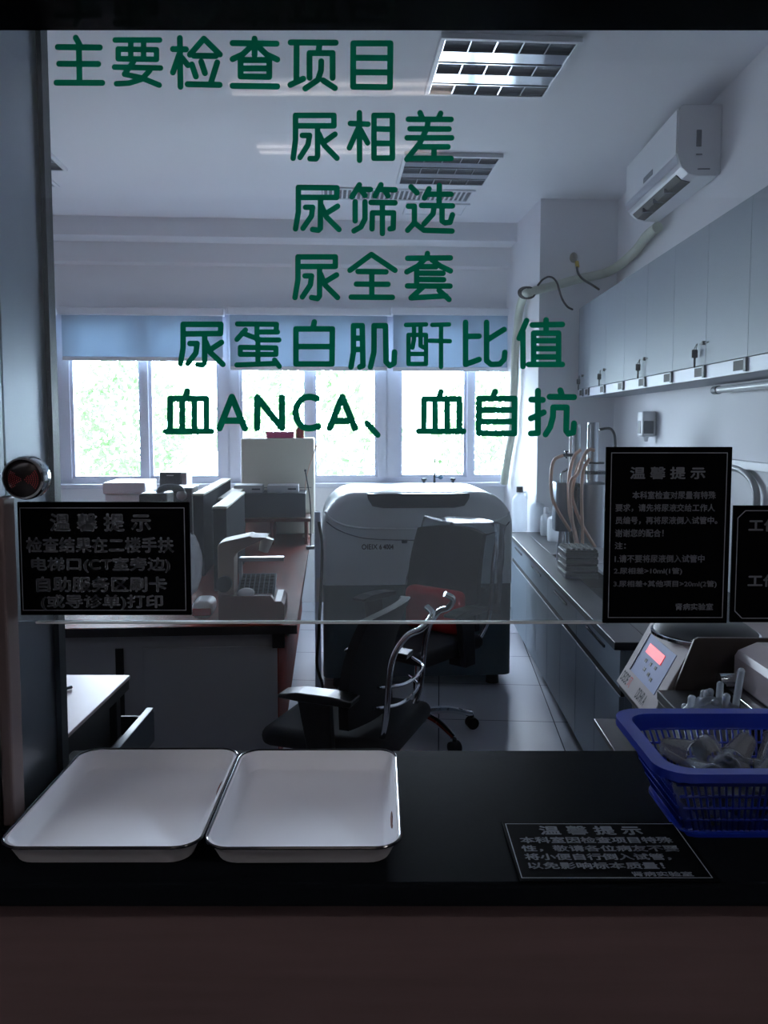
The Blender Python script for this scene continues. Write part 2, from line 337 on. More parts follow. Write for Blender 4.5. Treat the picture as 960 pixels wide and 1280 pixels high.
# ---- lettering digitised stroke by stroke in the plane of the glass
STR = {
 '主': (60, 40, 6, [[(210,45),(238,95)],[(75,115),(390,118)],[(85,240),(378,242)],[(65,382),(408,383)],[(233,105),(238,375)]]),
 '要': (60, 40, 6, [[(505,62),(838,62)],[(528,130),(815,135),(815,207),(528,202),(528,130)],[(622,70),(622,200)],[(718,70),(718,205)],[(500,265),(845,272)],[(642,225),(575,318),(700,345),(835,400)],[(765,290),(705,355),(610,385),(515,390)]]),
 '检': (200, 40, 6, [[(98,130),(195,132)],[(150,48),(155,412)],[(145,170),(98,305)],[(165,195),(210,250)],[(225,172),(330,52),(450,170)],[(255,180),(420,182)],[(240,245),(270,335)],[(310,225),(338,310)],[(430,230),(385,375)],[(208,393),(448,398)]]),
 '查': (200, 40, 6, [[(545,85),(875,90)],[(710,52),(710,175)],[(700,95),(620,170),(545,205)],[(720,95),(800,170),(880,208)],[(605,212),(820,212),(820,338),(605,335),(605,212)],[(605,275),(820,275)],[(545,405),(880,410)]]),
 '项': (350, 40, 6, [[(80,80),(418,82)],[(125,80),(123,370)],[(78,398),(175,352)],[(298,85),(288,155)],[(222,345),(222,160),(395,160),(395,345)],[(310,222),(308,290),(285,360),(190,425)],[(325,365),(412,422)]]),
 '目': (350, 40, 6, [[(550,87),(828,87),(825,415),(548,412),(550,87)],[(550,195),(828,197)],[(550,303),(828,305)]]),
 '尿1': (350, 130, 4, [[(66,272),(78,180),(78,58),(270,58),(270,110),(85,110)],[(112,158),(148,158),(140,205),(100,268)],[(188,120),(188,262),(180,275),(150,274)],[(275,152),(215,195)],[(195,150),(220,205),(285,272)]]),
 '相': (350, 130, 4, [[(352,98),(440,102)],[(397,45),(398,282)],[(392,120),(347,220)],[(403,130),(438,195)],[(470,58),(562,58),(562,272),(470,272),(470,58)],[(470,125),(562,127)],[(470,197),(562,198)]]),
 '差': (350, 130, 4, [[(700,45),(712,72)],[(803,48),(792,72)],[(642,77),(855,78)],[(650,125),(845,126)],[(636,170),(858,170)],[(740,85),(735,120),(700,195),(634,277)],[(702,215),(840,215)],[(770,215),(770,272)],[(650,273),(855,273)]]),
 '尿2': (350, 220, 4, [[(78,265),(92,180),(92,58),(285,60),(283,108),(95,108)],[(128,157),(163,157),(158,200),(115,262)],[(203,120),(202,262),(192,272),(163,268)],[(288,152),(228,190)],[(208,150),(232,205),(295,268)]]),
 '筛': (350, 220, 4, [[(397,45),(360,105)],[(385,68),(452,68)],[(408,75),(425,98)],[(505,45),(475,100)],[(500,68),(575,70)],[(525,75),(540,100)],[(376,130),(376,225)],[(425,130),(425,215),(405,255),(370,275)],[(455,133),(575,135)],[(460,265),(462,185),(568,185),(566,262),(550,265)],[(512,140),(512,288)]]),
 '选': (350, 220, 4, [[(655,55),(685,85)],[(745,65),(722,110)],[(735,92),(855,92)],[(797,48),(795,150)],[(707,148),(862,150)],[(770,155),(765,190),(720,240)],[(810,155),(810,225),(825,235),(850,232),(862,195)],[(642,152),(672,152),(672,235),(638,272)],[(672,235),(720,272),(860,276)]]),
 '尿3': (350, 305, 4, [[(75,268),(90,180),(90,65),(277,65),(277,113),(93,113)],[(125,160),(158,160),(152,205),(112,265)],[(198,128),(198,260),(188,273),(158,268)],[(283,155),(225,190)],[(203,150),(225,205),(288,268)]]),
 '全': (350, 305, 4, [[(350,132),(457,53),(575,132)],[(390,138),(530,140)],[(382,201),(540,202)],[(356,266),(562,267)],[(459,140),(459,266)]]),
 '套': (350, 305, 4, [[(638,72),(852,70)],[(737,48),(735,72)],[(725,75),(690,110),(634,140)],[(760,80),(800,110),(852,135)],[(683,115),(683,205)],[(700,114),(780,114)],[(690,146),(815,147)],[(690,178),(818,179)],[(637,210),(850,211)],[(715,215),(655,270),(830,260)],[(795,232),(845,278)]]),
 '尿4': (200, 390, 4, [[(103,260),(116,180),(116,62),(305,62),(303,108),(120,110)],[(150,158),(186,158),(180,205),(140,258)],[(224,120),(224,255),(214,265),(188,263)],[(308,152),(250,190)],[(230,150),(250,200),(315,262)]]),
 '蛋': (200, 390, 4, [[(388,60),(583,62),(580,98)],[(485,65),(485,140)],[(490,100),(588,100)],[(428,90),(385,137)],[(412,105),(455,122),(505,140),(595,140)],[(402,177),(580,180),(580,212),(402,212),(402,177)],[(490,155),(490,262)],[(385,265),(585,257)],[(573,240),(597,272)]]),
 '白': (200, 390, 4, [[(772,50),(765,80)],[(680,85),(862,85),(860,260),(680,260),(680,85)],[(685,173),(860,173)]]),
 '肌': (420, 390, 3.2, [[(60,220),(70,160),(70,55),(105,55),(108,215),(95,220)],[(75,105),(105,105)],[(75,150),(105,150)],[(138,220),(152,160),(152,55),(198,55),(200,200),(215,215),(232,205),(234,160)]]),
 '酐': (420, 390, 3.2, [[(280,52),(360,50)],[(290,92),(360,92),(360,208),(290,208),(290,92)],[(312,55),(312,110),(306,142)],[(338,55),(338,135),(350,142)],[(295,168),(358,168)],[(385,52),(452,50)],[(375,115),(455,117)],[(420,52),(420,220)]]),
 '比': (420, 390, 3.2, [[(518,42),(518,210),(572,190)],[(522,98),(572,97)],[(602,42),(602,195),(620,210),(655,208),(672,190),(675,162)],[(608,110),(672,70)]]),
 '值': (420, 390, 3.2, [[(762,35),(732,105)],[(747,80),(748,218)],[(785,52),(905,50)],[(840,32),(840,85)],[(790,210),(790,85),(890,85),(890,210)],[(795,115),(885,115)],[(795,147),(885,147)],[(795,180),(885,180)],[(770,210),(905,210)]]),
 '血1': (200, 480, 6, [[(208,50),(190,105)],[(75,350),(78,110),(350,110),(350,350)],[(168,115),(168,350)],[(260,115),(260,350)],[(45,356),(388,356)]]),
 'A1': (200, 480, 6, [[(447,332),(540,98),(637,332)],[(490,275),(600,275)]]),
 'N': (200, 480, 6, [[(730,332),(730,100),(915,332),(915,100)]]),
 'C': (350, 480, 6, [[(278,110),(225,97),(170,110),(130,160),(118,215),(130,270),(170,320),(225,332),(285,318)]]),
 'A2': (350, 480, 6, [[(372,332),(467,98),(563,332)],[(415,277),(520,277)]]),
 '、': (350, 480, 6, [[(655,295),(732,382)]]),
 '血2': (510, 480, 4.364, [[(180,42),(168,80)],[(85,258),(88,82),(280,82),(280,258)],[(147,85),(147,258)],[(213,85),(213,258)],[(58,258),(302,258)]]),
 '自': (510, 480, 4.364, [[(475,42),(462,75)],[(387,80),(582,80),(580,270),(385,268),(387,80)],[(395,142),(578,142)],[(395,205),(578,205)]]),
 '抗': (510, 480, 4.364, [[(672,85),(735,87)],[(708,38),(708,268),(670,270)],[(670,188),(740,155)],[(830,35),(840,65)],[(772,70),(905,72)],[(750,275),(775,235),(790,180),(792,128),(865,128),(862,255),(875,272),(900,265),(905,215)]]),
}
LINES = [(['主','要','检','查','项','目'], 'top heading row of green vinyl characters on the service glass', 3.6),
 (['尿1','相','差'], 'short green vinyl row directly under the heading, ending in 差', 3.4),
 (['尿2','筛','选'], 'short green vinyl row on the glass ending in 选, third from top', 3.4),
 (['尿3','全','套'], 'short green vinyl row on the glass ending in 套, fourth from top', 3.4),
 (['尿4','蛋','白','肌','酐','比','值'], 'long green vinyl row of seven characters over the blue blinds', 3.5),
 (['血1','A1','N','C','A2','、','血2','自','抗'], 'lowest green vinyl row, with the Latin letters ANCA', 3.8)]
gy_face = GY - 0.0008
def sheet(polys, y):
    """one cut film out of overlapping strokes"""
    vs, fs = [], []
    for p in polys:
        if sum(p[i][0] * p[(i + 1) % len(p)][1] - p[(i + 1) % len(p)][0] * p[i][1] for i in range(len(p))) < 0: p = p[::-1]
        fs.append(list(range(len(vs), len(vs) + len(p)))); vs += [Vector(q) for q in p]
    V, E_, Fc, _a, _b, of = delaunay_2d_cdt(vs, [], fs, 1, 1e-6)
    mb = MB(); bv_ = [mb.bm.verts.new((v.x, y, v.y)) for v in V]
    for f, o in zip(Fc, of):
        if o: mb.bm.faces.new([bv_[i] for i in f])
    for v in [v for v in mb.bm.verts if not v.link_faces]: mb.bm.verts.remove(v)
    return mb
for chars, label, hw in LINES:
    pts = [(STR[c][0] + x / STR[c][2], STR[c][1] + y / STR[c][2]) for c in chars for st in STR[c][3] for x, y in st]
    px0, px1 = min(p[0] for p in pts), max(p[0] for p in pts); py1 = max(p[1] for p in pts)
    a, z = F.at_v((px0 + px1) / 2, py1 + hw, GY)
    t = T('vinyl_lettering', label, 'lettering', F, (a, GY, z), 'green vinyl rows on the glass')
    for ch in chars:
        ox, oy, sc, sts = STR[ch]; polys = []; r = hw * GY / F_PX * (0.8 if ch == '酐' else 0.93 if ch in '蛋要' else 1.08 if ch in 'A1NCA2' else 1.0)
        for k, st in enumerate(sts):
            P = [F.at_v(ox + x / sc, oy + y / sc, GY) for x, y in st]
            if ch == 'C': P = [(p.x, p.y) for p in spline([(q[0], q[1], 0) for q in P], 5)]
            for i, (x, z_) in enumerate(P):
                polys.append([(x + r * math.cos(2 * PI * j / 14 + 0.1), z_ + r * math.sin(2 * PI * j / 14 + 0.1)) for j in range(14)])
                if i:
                    x0, z0 = P[i - 1]; dx, dz = x - x0, z_ - z0; l = math.hypot(dx, dz) or 1; nx, nz = -dz / l * r, dx / l * r
                    polys.append([(x0 + nx, z0 + nz), (x0 - nx, z0 - nz), (x - nx, z_ - nz), (x + nx, z_ + nz)])
        mb = sheet(polys, gy_face)
        t.part('character', mb, 'green', False)

# ---- printed notices
def text_mesh(body, bold=0.02, res=3):
    c = bpy.data.curves.new('text', 'FONT'); c.body = body; c.offset = bold; c.resolution_u = res
    o = bpy.data.objects.new('text', c); C.objects.link(o); dg = bpy.context.evaluated_depsgraph_get()
    me = bpy.data.meshes.new_from_object(o.evaluated_get(dg)); bpy.data.objects.remove(o); bpy.data.curves.remove(c)
    b = bmesh.new(); b.from_mesh(me); bpy.data.meshes.remove(me)
    xs = [v.co.x for v in b.verts]; ys = [v.co.y for v in b.verts]
    return b, min(xs), max(xs), min(ys), max(ys)
def lettering(t, body, rect, to3, m='letter', bold=0.02, parent=None, name='lettering'):
    """body fitted into rect = (x0, x1, y0, y1) of a plane; to3 maps plane to space"""
    mb = MB(); X0, X1, Y0, Y1 = rect
    for k, (ox, oy) in enumerate(((-1, 0), (1, 0), (0, 1), (0, -1)) if bold else ((0, 0),)):
        b, x0, x1, y0, y1 = text_mesh(body, 0.0); d = bold
        for v in b.verts: v.co = Vector(to3(X0 + (v.co.x + ox * d - x0 + d) / (x1 - x0 + 2 * d) * (X1 - X0), Y0 + (v.co.y + oy * d - y0 + d) / (y1 - y0 + 2 * d) * (Y1 - Y0)))
        mb._merge(b)
    return t.sub(parent, name, mb, m, False) if parent else t.part(name, mb, m, False)
def border(mb, x0, x1, y0, y1, w, to3, cham=0.0):
    def rect(d):
        if not cham: return [(x0 + d, y0 + d), (x1 - d, y0 + d), (x1 - d, y1 - d), (x0 + d, y1 - d)]
        c = cham - d * 0.4
        return [(x0 + d + c, y0 + d), (x1 - d, y0 + d), (x1 - d, y1 - d), (x0 + d + c, y1 - d), (x0 + d, y1 - d - c), (x0 + d, y0 + d + c)]
    A, B = rect(0), rect(w); n = len(A)
    for i in range(n): mb.quad([to3(*A[i]), to3(*A[(i + 1) % n]), to3(*B[(i + 1) % n]), to3(*B[i])])
    return mb
def glass_notice(label, px, inset, rows, depth=0.005, cham=0.0):
    x0, z1 = F.at_v(px[0], px[2], GY); x1, z0 = F.at_v(px[1], px[3], GY)
    t = T('notice_sign', label, 'sign', F, ((x0 + x1) / 2, GY - depth, z0))
    t.part('board', MB().box(x0, x1, GY - depth - 0.0003, GY - 0.0003, z0, z1, 0.0008), 'sign')
    fy = GY - depth - 0.0009; to3 = lambda a, b_: (a, fy, b_)
    k = GY / F_PX
    t.part('border_line', border(MB(), x0 + inset[0] * k, x1 - inset[1] * k, z0 + inset[3] * k, z1 - inset[2] * k, 0.9 * k, to3, cham), 'letter', False)
    for body, a0, a1, yc, h, bold in rows:
        q0, zc = F.at_v(a0, yc, GY); q1, _ = F.at_v(a1, yc, GY)
        lettering(t, body, (q0, q1, zc - h / 2 * k, zc + h / 2 * k), to3, 'letter', bold)
    return t
glass_notice('black landscape notice on the glass beside the round speaker, with big grey lettering', (23, 240, 627, 768), (3, 6, 7, 6), [
 ('温 馨 提 示', 64, 190, 652.5, 23, 0.03), ('检查结果在二楼手扶', 34.5, 218.5, 680.5, 20, 0.03), ('电梯口(CT室旁边)', 41, 214, 705.5, 20, 0.03),
 ('自助服务区刷卡', 47, 210, 729.5, 20, 0.03), ('(或导诊单)打印', 53, 205, 752, 20, 0.03)])
glass_notice('black portrait notice with many small grey rows, over the steel still', (757, 907, 558.5, 778), (6, 6, 7, 7), [
 ('温 馨 提 示', 786, 880, 591, 15.5, 0.03), ('本科室检查对尿量有特殊', 789, 893, 618.5, 10, 0.03), ('要求，请先将尿液交给工作人', 768, 892, 634.3, 10, 0.03),
 ('员编号，再将尿液倒入试管中。', 768, 895, 650, 10, 0.03), ('谢谢您的配合！', 767.5, 828, 665.7, 10, 0.03), ('注：', 767, 781, 681.3, 9, 0.03), ('1.请不要将尿液倒入试管中', 767, 879, 697.6, 10, 0.03),
 ('2.尿相差>10ml(1管)', 766, 851, 713.3, 9.5, 0.03), ('3.尿相差+其他项目>20ml(2管)', 765.5, 894, 729.4, 9.5, 0.03), ('肾病实验室', 843, 889.5, 757.4, 9, 0.03)])
glass_notice('black notice with cut corners at the right edge of the photo, beginning 工作', (915.5, 1066, 631.5, 777), (5, 6, 6, 5), [
 ('工作', 933.5, 972, 656, 16, 0.03), ('工作', 932.5, 971, 725, 16, 0.03)], cham=0.012)
# sign lying on the counter
sz = CT + 0.004
SX = lambda px, py: F.at_h(px, py, sz)
cx0, cy1 = SX(631, 1027); cx0b, cy0 = SX(645, 1101); cx1, _ = SX(846, 1027); cx0 = (cx0 + cx0b) / 2
t = T('notice_sign', 'black acrylic notice lying flat on the counter in front of the blue basket', 'sign', F, ((cx0 + cx1) / 2, (cy0 + cy1) / 2, CT))
t.part('board', MB().box(cx0, cx1, cy0, cy1, CT + 0.0004, sz, 0.001), 'sign')
to3 = lambda a, b_: (a, b_, sz + 0.0007)
t.part('border_line', border(MB(), cx0 + 0.004, cx1 - 0.008, cy0 + 0.006, cy1 - 0.008, 0.0013, to3), 'letter', False)
for body, pa, pb, yc, yh in (('温 馨 提 示', 676, 802, 1038.5, 11), ('本科室因检查项目特殊', 651, 840, 1050.5, 8), ('性，敬请各位病友不要', 653, 848, 1061, 8),
        ('将小便自行倒入试管，', 657, 838, 1071.5, 8.5), ('以免影响标本质量！', 661, 830, 1082.5, 8.5), ('肾病实验室', 792, 866, 1093, 6)):
    a, y0 = SX(pa, yc + yh / 2); _, y1 = SX(pa, yc - yh / 2); bb, _ = SX(pb, yc)
    lettering(t, body, (a, bb, y0, y1), to3, 'letter', 0.03)

# ---- intercom on the glass and its post
t = T('glass_clamp_post', 'pinkish brown square post holding the left end of the service glass', 'post', F, (-0.607, 1.27, CT))
t.part('shaft', MB().box(JX + 0.001, F.at_v(25, 800, 1.292)[0], 1.25, 1.292, CT + 0.012, F.at_v(20, 622, 1.25)[1], 0.004), 'post')
t.part('base_plate', MB().box(JX + 0.001, F.at_v(25, 800, 1.292)[0] + 0.004, 1.243, 1.299, CT, CT + 0.012, 0.002), 'darkmetal')
sx, szz = F.at_v(35, 597, 1.285); rr = 27.5 * 1.265 / F_PX; sx = max(sx, JX + rr + 0.001)
t = T('intercom_speaker', 'round chrome intercom speaker with a painted red reflection on its mesh at the left jamb', 'speaker', F, (sx, 1.285, szz - rr))
rx = Matrix.Rotation(PI / 2, 4, 'X')
t.part('housing', MB().lathe([(0, -0.012), (rr * 0.9, -0.012), (rr, -0.006), (rr, 0.012), (rr * 0.95, 0.019), (rr * 0.86, 0.021), (rr * 0.82, 0.014)], (sx, 1.285, szz), 40, rx), 'chrome')
t.part('dome', MB().lathe([(rr * 0.82, 0.013), (rr * 0.6, 0.017), (0, 0.02)], (sx, 1.285, szz), 32, rx), 'blackmesh')
mb = MB()
for ring in range(1, 8):
    n = ring * 7
    for i in range(n):
        a = 2 * PI * i / n; q = rr * 0.095 * ring
        if abs(math.sin(a)) < 0.62:
            mb.lathe([(0.00085, 0), (0.0006, 0.0005), (0, 0.0007)], (sx + q * math.cos(a), 1.285 - 0.0195 + 0.006 * (q / rr) ** 2, szz + q * math.sin(a) - 0.002), 6, rx)
t.part('red_reflection', mb, 'redglint')  # red reflection from the lobby, coloured onto the mesh as dots

# ------------------------------------------------------------------ things on the counter
def enamel_tray(corners, label):
    H = 0.034; P = [Vector(F.at_h(x, y, CT + H)) for x, y in corners]     # back left, back right, front right, front left
    c = sum(P, Vector((0, 0))) / 4; ax = ((P[1] - P[0]) + (P[2] - P[3])) / 2
    w2 = ax.length / 2; d2 = (((P[0] - P[3]) + (P[1] - P[2])) / 2).length / 2; ang = math.atan2(ax.y, ax.x)
    t = T('enamel_tray', label, 'tray', F, (c.x, c.y, CT), 'white enamel trays on the counter', ang)
    ins = 0.016; secs = [(ins + 0.006, 0.0005, 0.03), (ins, 0.003, 0.032), (0.004, H - 0.004, 0.036), (0, H, 0.038)]
    mb = MB(); loops = []
    for d, z, r in secs: loops.append([mb.bm.verts.new((x, y, z)) for x, y in rrect(-w2 + d, w2 - d, -d2 + d, d2 - d, r, 6)])
    for d, z, r in ((0.005, H, 0.036), (0.009, H - 0.006, 0.034), (ins + 0.003, 0.007, 0.03), (ins + 0.010, 0.0035, 0.028)): loops.append([mb.bm.verts.new((x, y, z)) for x, y in rrect(-w2 + d, w2 - d, -d2 + d, d2 - d, r, 6)])
    for A, B in zip(loops, loops[1:]):
        for i in range(len(A)): mb.bm.faces.new((A[i], A[(i + 1) % len(A)], B[(i + 1) % len(A)], B[i]))
    mb.bm.faces.new(loops[0][::-1]); mb.bm.faces.new(loops[-1])
    bmesh.ops.recalc_face_normals(mb.bm, faces=mb.bm.faces[:])
    t.part('basin', mb.soft(), 'enamel', local=True)
    ry = 0.04 if 'left' in label else -0.07
    t.part('red_brown_patch', MB().sphere((w2 - 0.0115, ry, H * 0.55), 0.01, (0.25, 3.2, 0.8), 2).sphere((w2 - 0.0105, ry - 0.025, H * 0.6), 0.006, (0.25, 2, 0.8), 2), mat('patch_red_brown', (110, 48, 34), 0.7, var=0.4, scale=120), local=True)  # small red-brown patch on the right inner wall
    rim = MB(); lp = rrect(-w2 - 0.0005, w2 + 0.0005, -d2 - 0.0005, d2 + 0.0005, 0.038, 8); lp.append(lp[0])
    rim.tube([(x, y, H) for x, y in lp], 0.0024, 8, 0); t.part('rim', rim, 'enamelrim', local=True)
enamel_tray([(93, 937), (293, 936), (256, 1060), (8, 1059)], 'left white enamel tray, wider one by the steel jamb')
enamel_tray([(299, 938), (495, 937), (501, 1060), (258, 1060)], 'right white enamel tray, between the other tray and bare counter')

# blue basket
bz = CT + 0.125
bx0, by1 = F.at_h(772, 887, bz); bxf, by0 = F.at_h(824, 966, bz); bx0 = (bx0 + bxf) / 2; bx1 = bx0 + 0.40
t = T('plastic_basket', 'blue plastic basket of clear cups on the right of the counter', 'basket', F, ((bx0 + bx1) / 2, (by0 + by1) / 2, CT))
ins = 0.035
def ring(mb, d, z, r): return [mb.bm.verts.new((x, y, z)) for x, y in rrect(bx0 + d, bx1 - d, by0 + d, by1 - d, r, 6)]
mb = MB(); L_ = [ring(mb, -0.006, bz - 0.014, 0.05), ring(mb, -0.006, bz, 0.05), ring(mb, 0.018, bz - 0.001, 0.04), ring(mb, 0.022, bz - 0.03, 0.04), ring(mb, 0.018, bz - 0.03, 0.04), ring(mb, 0.012, bz - 0.006, 0.045), ring(mb, 0.0, bz - 0.006, 0.05), ring(mb, -0.003, bz - 0.014, 0.05)]
for A, B in zip(L_, L_[1:] + L_[:1]):
    for i in range(len(A)): mb.bm.faces.new((A[i], A[(i + 1) % len(A)], B[(i + 1) % len(A)], B[i]))
bmesh.ops.recalc_face_normals(mb.bm, faces=mb.bm.faces[:]); t.part('rim', mb.soft(), 'blue')
mb = MB()
per = rrect(0, 1, 0, 1, 0.0001, 1)
def side(u, k, d):                                              # k: 0 front 1 right 2 back 3 left
    X0, X1, Y0, Y1 = bx0 + d, bx1 - d, by0 + d, by1 - d
    return [(X0 + u * (X1 - X0), Y0), (X1, Y0 + u * (Y1 - Y0)), (X1 - u * (X1 - X0), Y1), (X0, Y1 - u * (Y1 - Y0))][k]
for k in range(4):
    n = 30 if k % 2 == 0 else 22
    for i in range(n + 1):
        u = 0.05 + 0.9 * i / n; a = side(u, k, 0.02); b_ = side(u, k, 0.02 + ins)
        mb.cyl((a[0], a[1], bz - 0.028), (b_[0], b_[1], CT + 0.006), 0.0022, seg=5)
    for j in range(5):
        f = j / 4; d = 0.02 + ins * f; z = bz - 0.028 + (CT + 0.006 - bz + 0.028) * f
        a = side(0.02, k, d); b_ = side(0.98, k, d); mb.cyl((a[0], a[1], z), (b_[0], b_[1], z), 0.0026, seg=5)
t.part('lattice_side', mb, 'blue')
t.part('bottom', MB().prism(rrect(bx0 + 0.045, bx1 - 0.045, by0 + 0.045, by1 - 0.045, 0.03), 'z', CT, CT + 0.006), 'blue')
# clear cups and tubes inside
cupme = MB().lathe([(0, 0), (0.017, 0), (0.0172, 0.002), (0.024, 0.062), (0.0262, 0.063), (0.0262, 0.066), (0.0234, 0.066), (0.0166, 0.004), (0, 0.003)], seg=18).mesh('clear_cup', 'cup')
tubeme = MB().lathe([(0, 0), (0.004, 0.001), (0.0068, 0.012), (0.0070, 0.088), (0.0092, 0.089), (0.0092, 0.092), (0.0062, 0.092), (0.006, 0.014), (0, 0.004)], seg=12).mesh('clear_tube', 'cup')
cups = []; fx0, fx1, fy0, fy1 = bx0 + 0.095, bx1 - 0.095, by0 + 0.092, by1 - 0.092
places = ['by the left wall of the basket', 'in the middle of the basket', 'by the right wall of the basket']
for lay in range(2):
    for i in range(5):
        for j in range(3):
            x = fx0 + (fx1 - fx0) * (i + random.uniform(-0.1, 0.1)) / 4; y = fy0 + (fy1 - fy0) * (j + random.uniform(-.1, .1)) / 2
            z = CT + 0.035 + lay * 0.045 + random.uniform(-0.003, 0.006)
            if (i * 3 + j + lay) % 3 == 2:
                o = link('clear_tube', tubeme); lab, cat = 'slim clear plastic tube lying among the cups in the blue basket', 'tube'; g = 'clear tubes in the blue basket'
            else:
                o = link('clear_cup', cupme); lab, cat = 'small clear plastic cup tumbled in the blue basket', 'cup'; g = 'clear cups in the blue basket'
            q = Matrix.Rotation(random.uniform(0, 6.28), 4, 'Z') @ Matrix.Rotation(random.uniform(0.9, 2.1), 4, 'X')
            o.matrix_world = Matrix.Translation((x, y, z)) @ q @ Matrix.Translation((0, 0, -0.033)); tagged(o, lab, cat, g)
# yellow scrap by the basket
sxx, syy = F.at_h(850, 1009, CT)
solo('paper_scrap', 'small yellow paper scrap tucked under the blue basket', 'paper', MB().box(sxx - 0.022, sxx + 0.022, syy - 0.008, syy + 0.012, CT + 0.0005, CT + 0.004, 0.0015), 'yellowbit', F, (sxx, syy, CT))

# ------------------------------------------------------------------ right bench
BT = 0.75
be_u, be_v = S.at_h(768, 803, BT)                       # near front corner
bend = S.uv(*R.xy(uc, vc))[1] - 0.02
BW = SW - 0.004
DZ = BT - 0.032
hx0, hx1, hy0, hy1 = be_u + 0.135, BW - 0.22, 3.70, 5.0
t = T('laboratory_worktop', 'long grey black worktop with a sink cut into it, along the right wall', 'worktop', S, (be_u + 0.35, 4.4, BT - 0.03))
mb = MB(); mb.box(be_u, hx0, be_v, bend, BT - 0.03, BT, 0.003); mb.box(hx1, BW, be_v, bend, BT - 0.03, BT, 0.003); mb.box(hx0, hx1, be_v, hy0, BT - 0.03, BT, 0.003); mb.box(hx0, hx1, hy1, bend, BT - 0.03, BT, 0.003)
t.part('slab', mb, 'benchtop')
mb = MB(); mb.box(hx0, hx1, hy0, hy1, BT - 0.22, BT - 0.21); mb.box(hx0, hx0 + 0.006, hy0, hy1, BT - 0.21, BT - 0.002); mb.box(hx1 - 0.006, hx1, hy0, hy1, BT - 0.21, BT - 0.002); mb.box(hx0, hx1, hy0, hy0 + 0.006, BT - 0.21, BT - 0.002); mb.box(hx0, hx1, hy1 - 0.006, hy1, BT - 0.21, BT - 0.002)
t.part('sink_basin', mb, 'recess')
nb = 4; L0, L1 = be_v + 0.03, bend
wcab = (L1 - L0) / nb
CABL = ['nearest grey base cabinet, at the open end of the right bench', 'grey base cabinet second from the open end of the right bench', 'grey base cabinet third from the open end of the right bench', 'farthest grey base cabinet of the right bench, by the column']
for i in range(nb):
    y0, y1 = L0 + i * wcab + 0.001, L0 + (i + 1) * wcab - 0.001; u0 = be_u + 0.03
    t = T('base_cabinet', CABL[i], 'cabinet', S, (u0 + 0.3, (y0 + y1) / 2, 0), 'base cabinets of the right bench')
    mb = MB(); zt = BT - 0.222 if i else BT - 0.222
    mb.box(u0 + 0.02, BW, y0, y1, 0.09, 0.5); mb.box(u0 + 0.02, u0 + 0.05, y0, y1, 0.5, DZ); mb.box(u0 + 0.05, u0 + 0.09, y0, y0 + 0.02, 0.5, DZ)
    t.part('carcass', mb, 'bench'); t.part('toe_kick', MB().box(u0 + 0.07, BW - 0.1, y0, y1, 0, 0.09), 'recess')
    t.part('recessed_grip', MB().box(u0 + 0.006, u0 + 0.02, y0, y1, 0.535, 0.567), 'recess')
    d = t.part('drawer', MB().box(u0, u0 + 0.02, y0 + 0.001, y1 - 0.001, 0.567, DZ - 0.008, 0.002), 'bench')
    ym = (y0 + y1) / 2
    for q0, q1 in ((y0 + 0.001, ym - 0.001), (ym + 0.001, y1 - 0.001)): t.part('door', MB().box(u0, u0 + 0.02, q0, q1, 0.095, 0.535, 0.002), 'bench')
    t.sub(d, 'drawer_handle', MB().box(u0 - 0.008, u0, ym - 0.16, ym + 0.16, 0.66, 0.672, 0.002), 'dsteel')

# stuff on the bench: rack, jugs, still
ru, rv = S.at_h(722, 719, BT)
t = T('drain_rack', 'stepped grey rack block standing on the edge of the sink', 'rack', S, (ru, rv, BT))
for j in range(4):
    z0 = BT + 0.001 + j * 0.037
    t.part('tier', MB().box(ru - 0.085, ru + 0.085, rv - 0.1, rv + 0.12, z0, z0 + 0.024, 0.004), 'rackgrey'); t.part('lip', MB().box(ru - 0.08, ru + 0.08, rv - 0.094, rv + 0.114, z0 + 0.024, z0 + 0.037), 'dsteel')
mb = MB()
for j in range(6): mb.box(ru - 0.075 + j * 0.027, ru - 0.061 + j * 0.027, rv - 0.085, rv + 0.105, BT + 0.149, BT + 0.155)
t.part('slot_bar', mb, 'recess')
def jug(u, v, r, h, label, cap='black', capped=True):
    t = T('plastic_jug', label, 'jug', S, (u, v, BT), 'plastic jugs at the far end of the right bench')
    pr = [(0, 0), (r * 0.94, 0), (r, 0.01), (r, h * 0.72), (r * 0.9, h * 0.82), (r * 0.4, h * 0.92), (r * 0.38, h)]
    t.part('body', MB().lathe(pr, (u, v, BT), 24), 'jug')
    if capped: t.part('cap', MB().lathe([(0, h + 0.03), (r * 0.42, h + 0.03), (r * 0.44, h - 0.012), (r * 0.39, h - 0.012)], (u, v, BT), 20), cap)
    t.part('grip', MB().tube([(u + r * 0.35, v, BT + h * 0.93), (u + r * 0.8, v - 0.01, BT + h * 0.96), (u + r * 0.92, v - 0.01, BT + h * 0.78)], 0.008, 6), 'jug')
for px, py, r, h, lab, cp in ((649, 663, 0.058, 0.30, 'tall translucent jug with a black cap, farthest on the bench', 'black'), (672, 664, 0.058, 0.24, 'wide white jug beside the black capped one', 'white'),
        (682, 669, 0.038, 0.17, 'smallest translucent jug, between two larger ones', 'white'), (694, 676, 0.055, 0.19, 'white jug with clear shoulder nearest the steel still', 'white')):
    u, v = S.at_h(px, py, BT); jug(u, v, r, h, lab, cp)

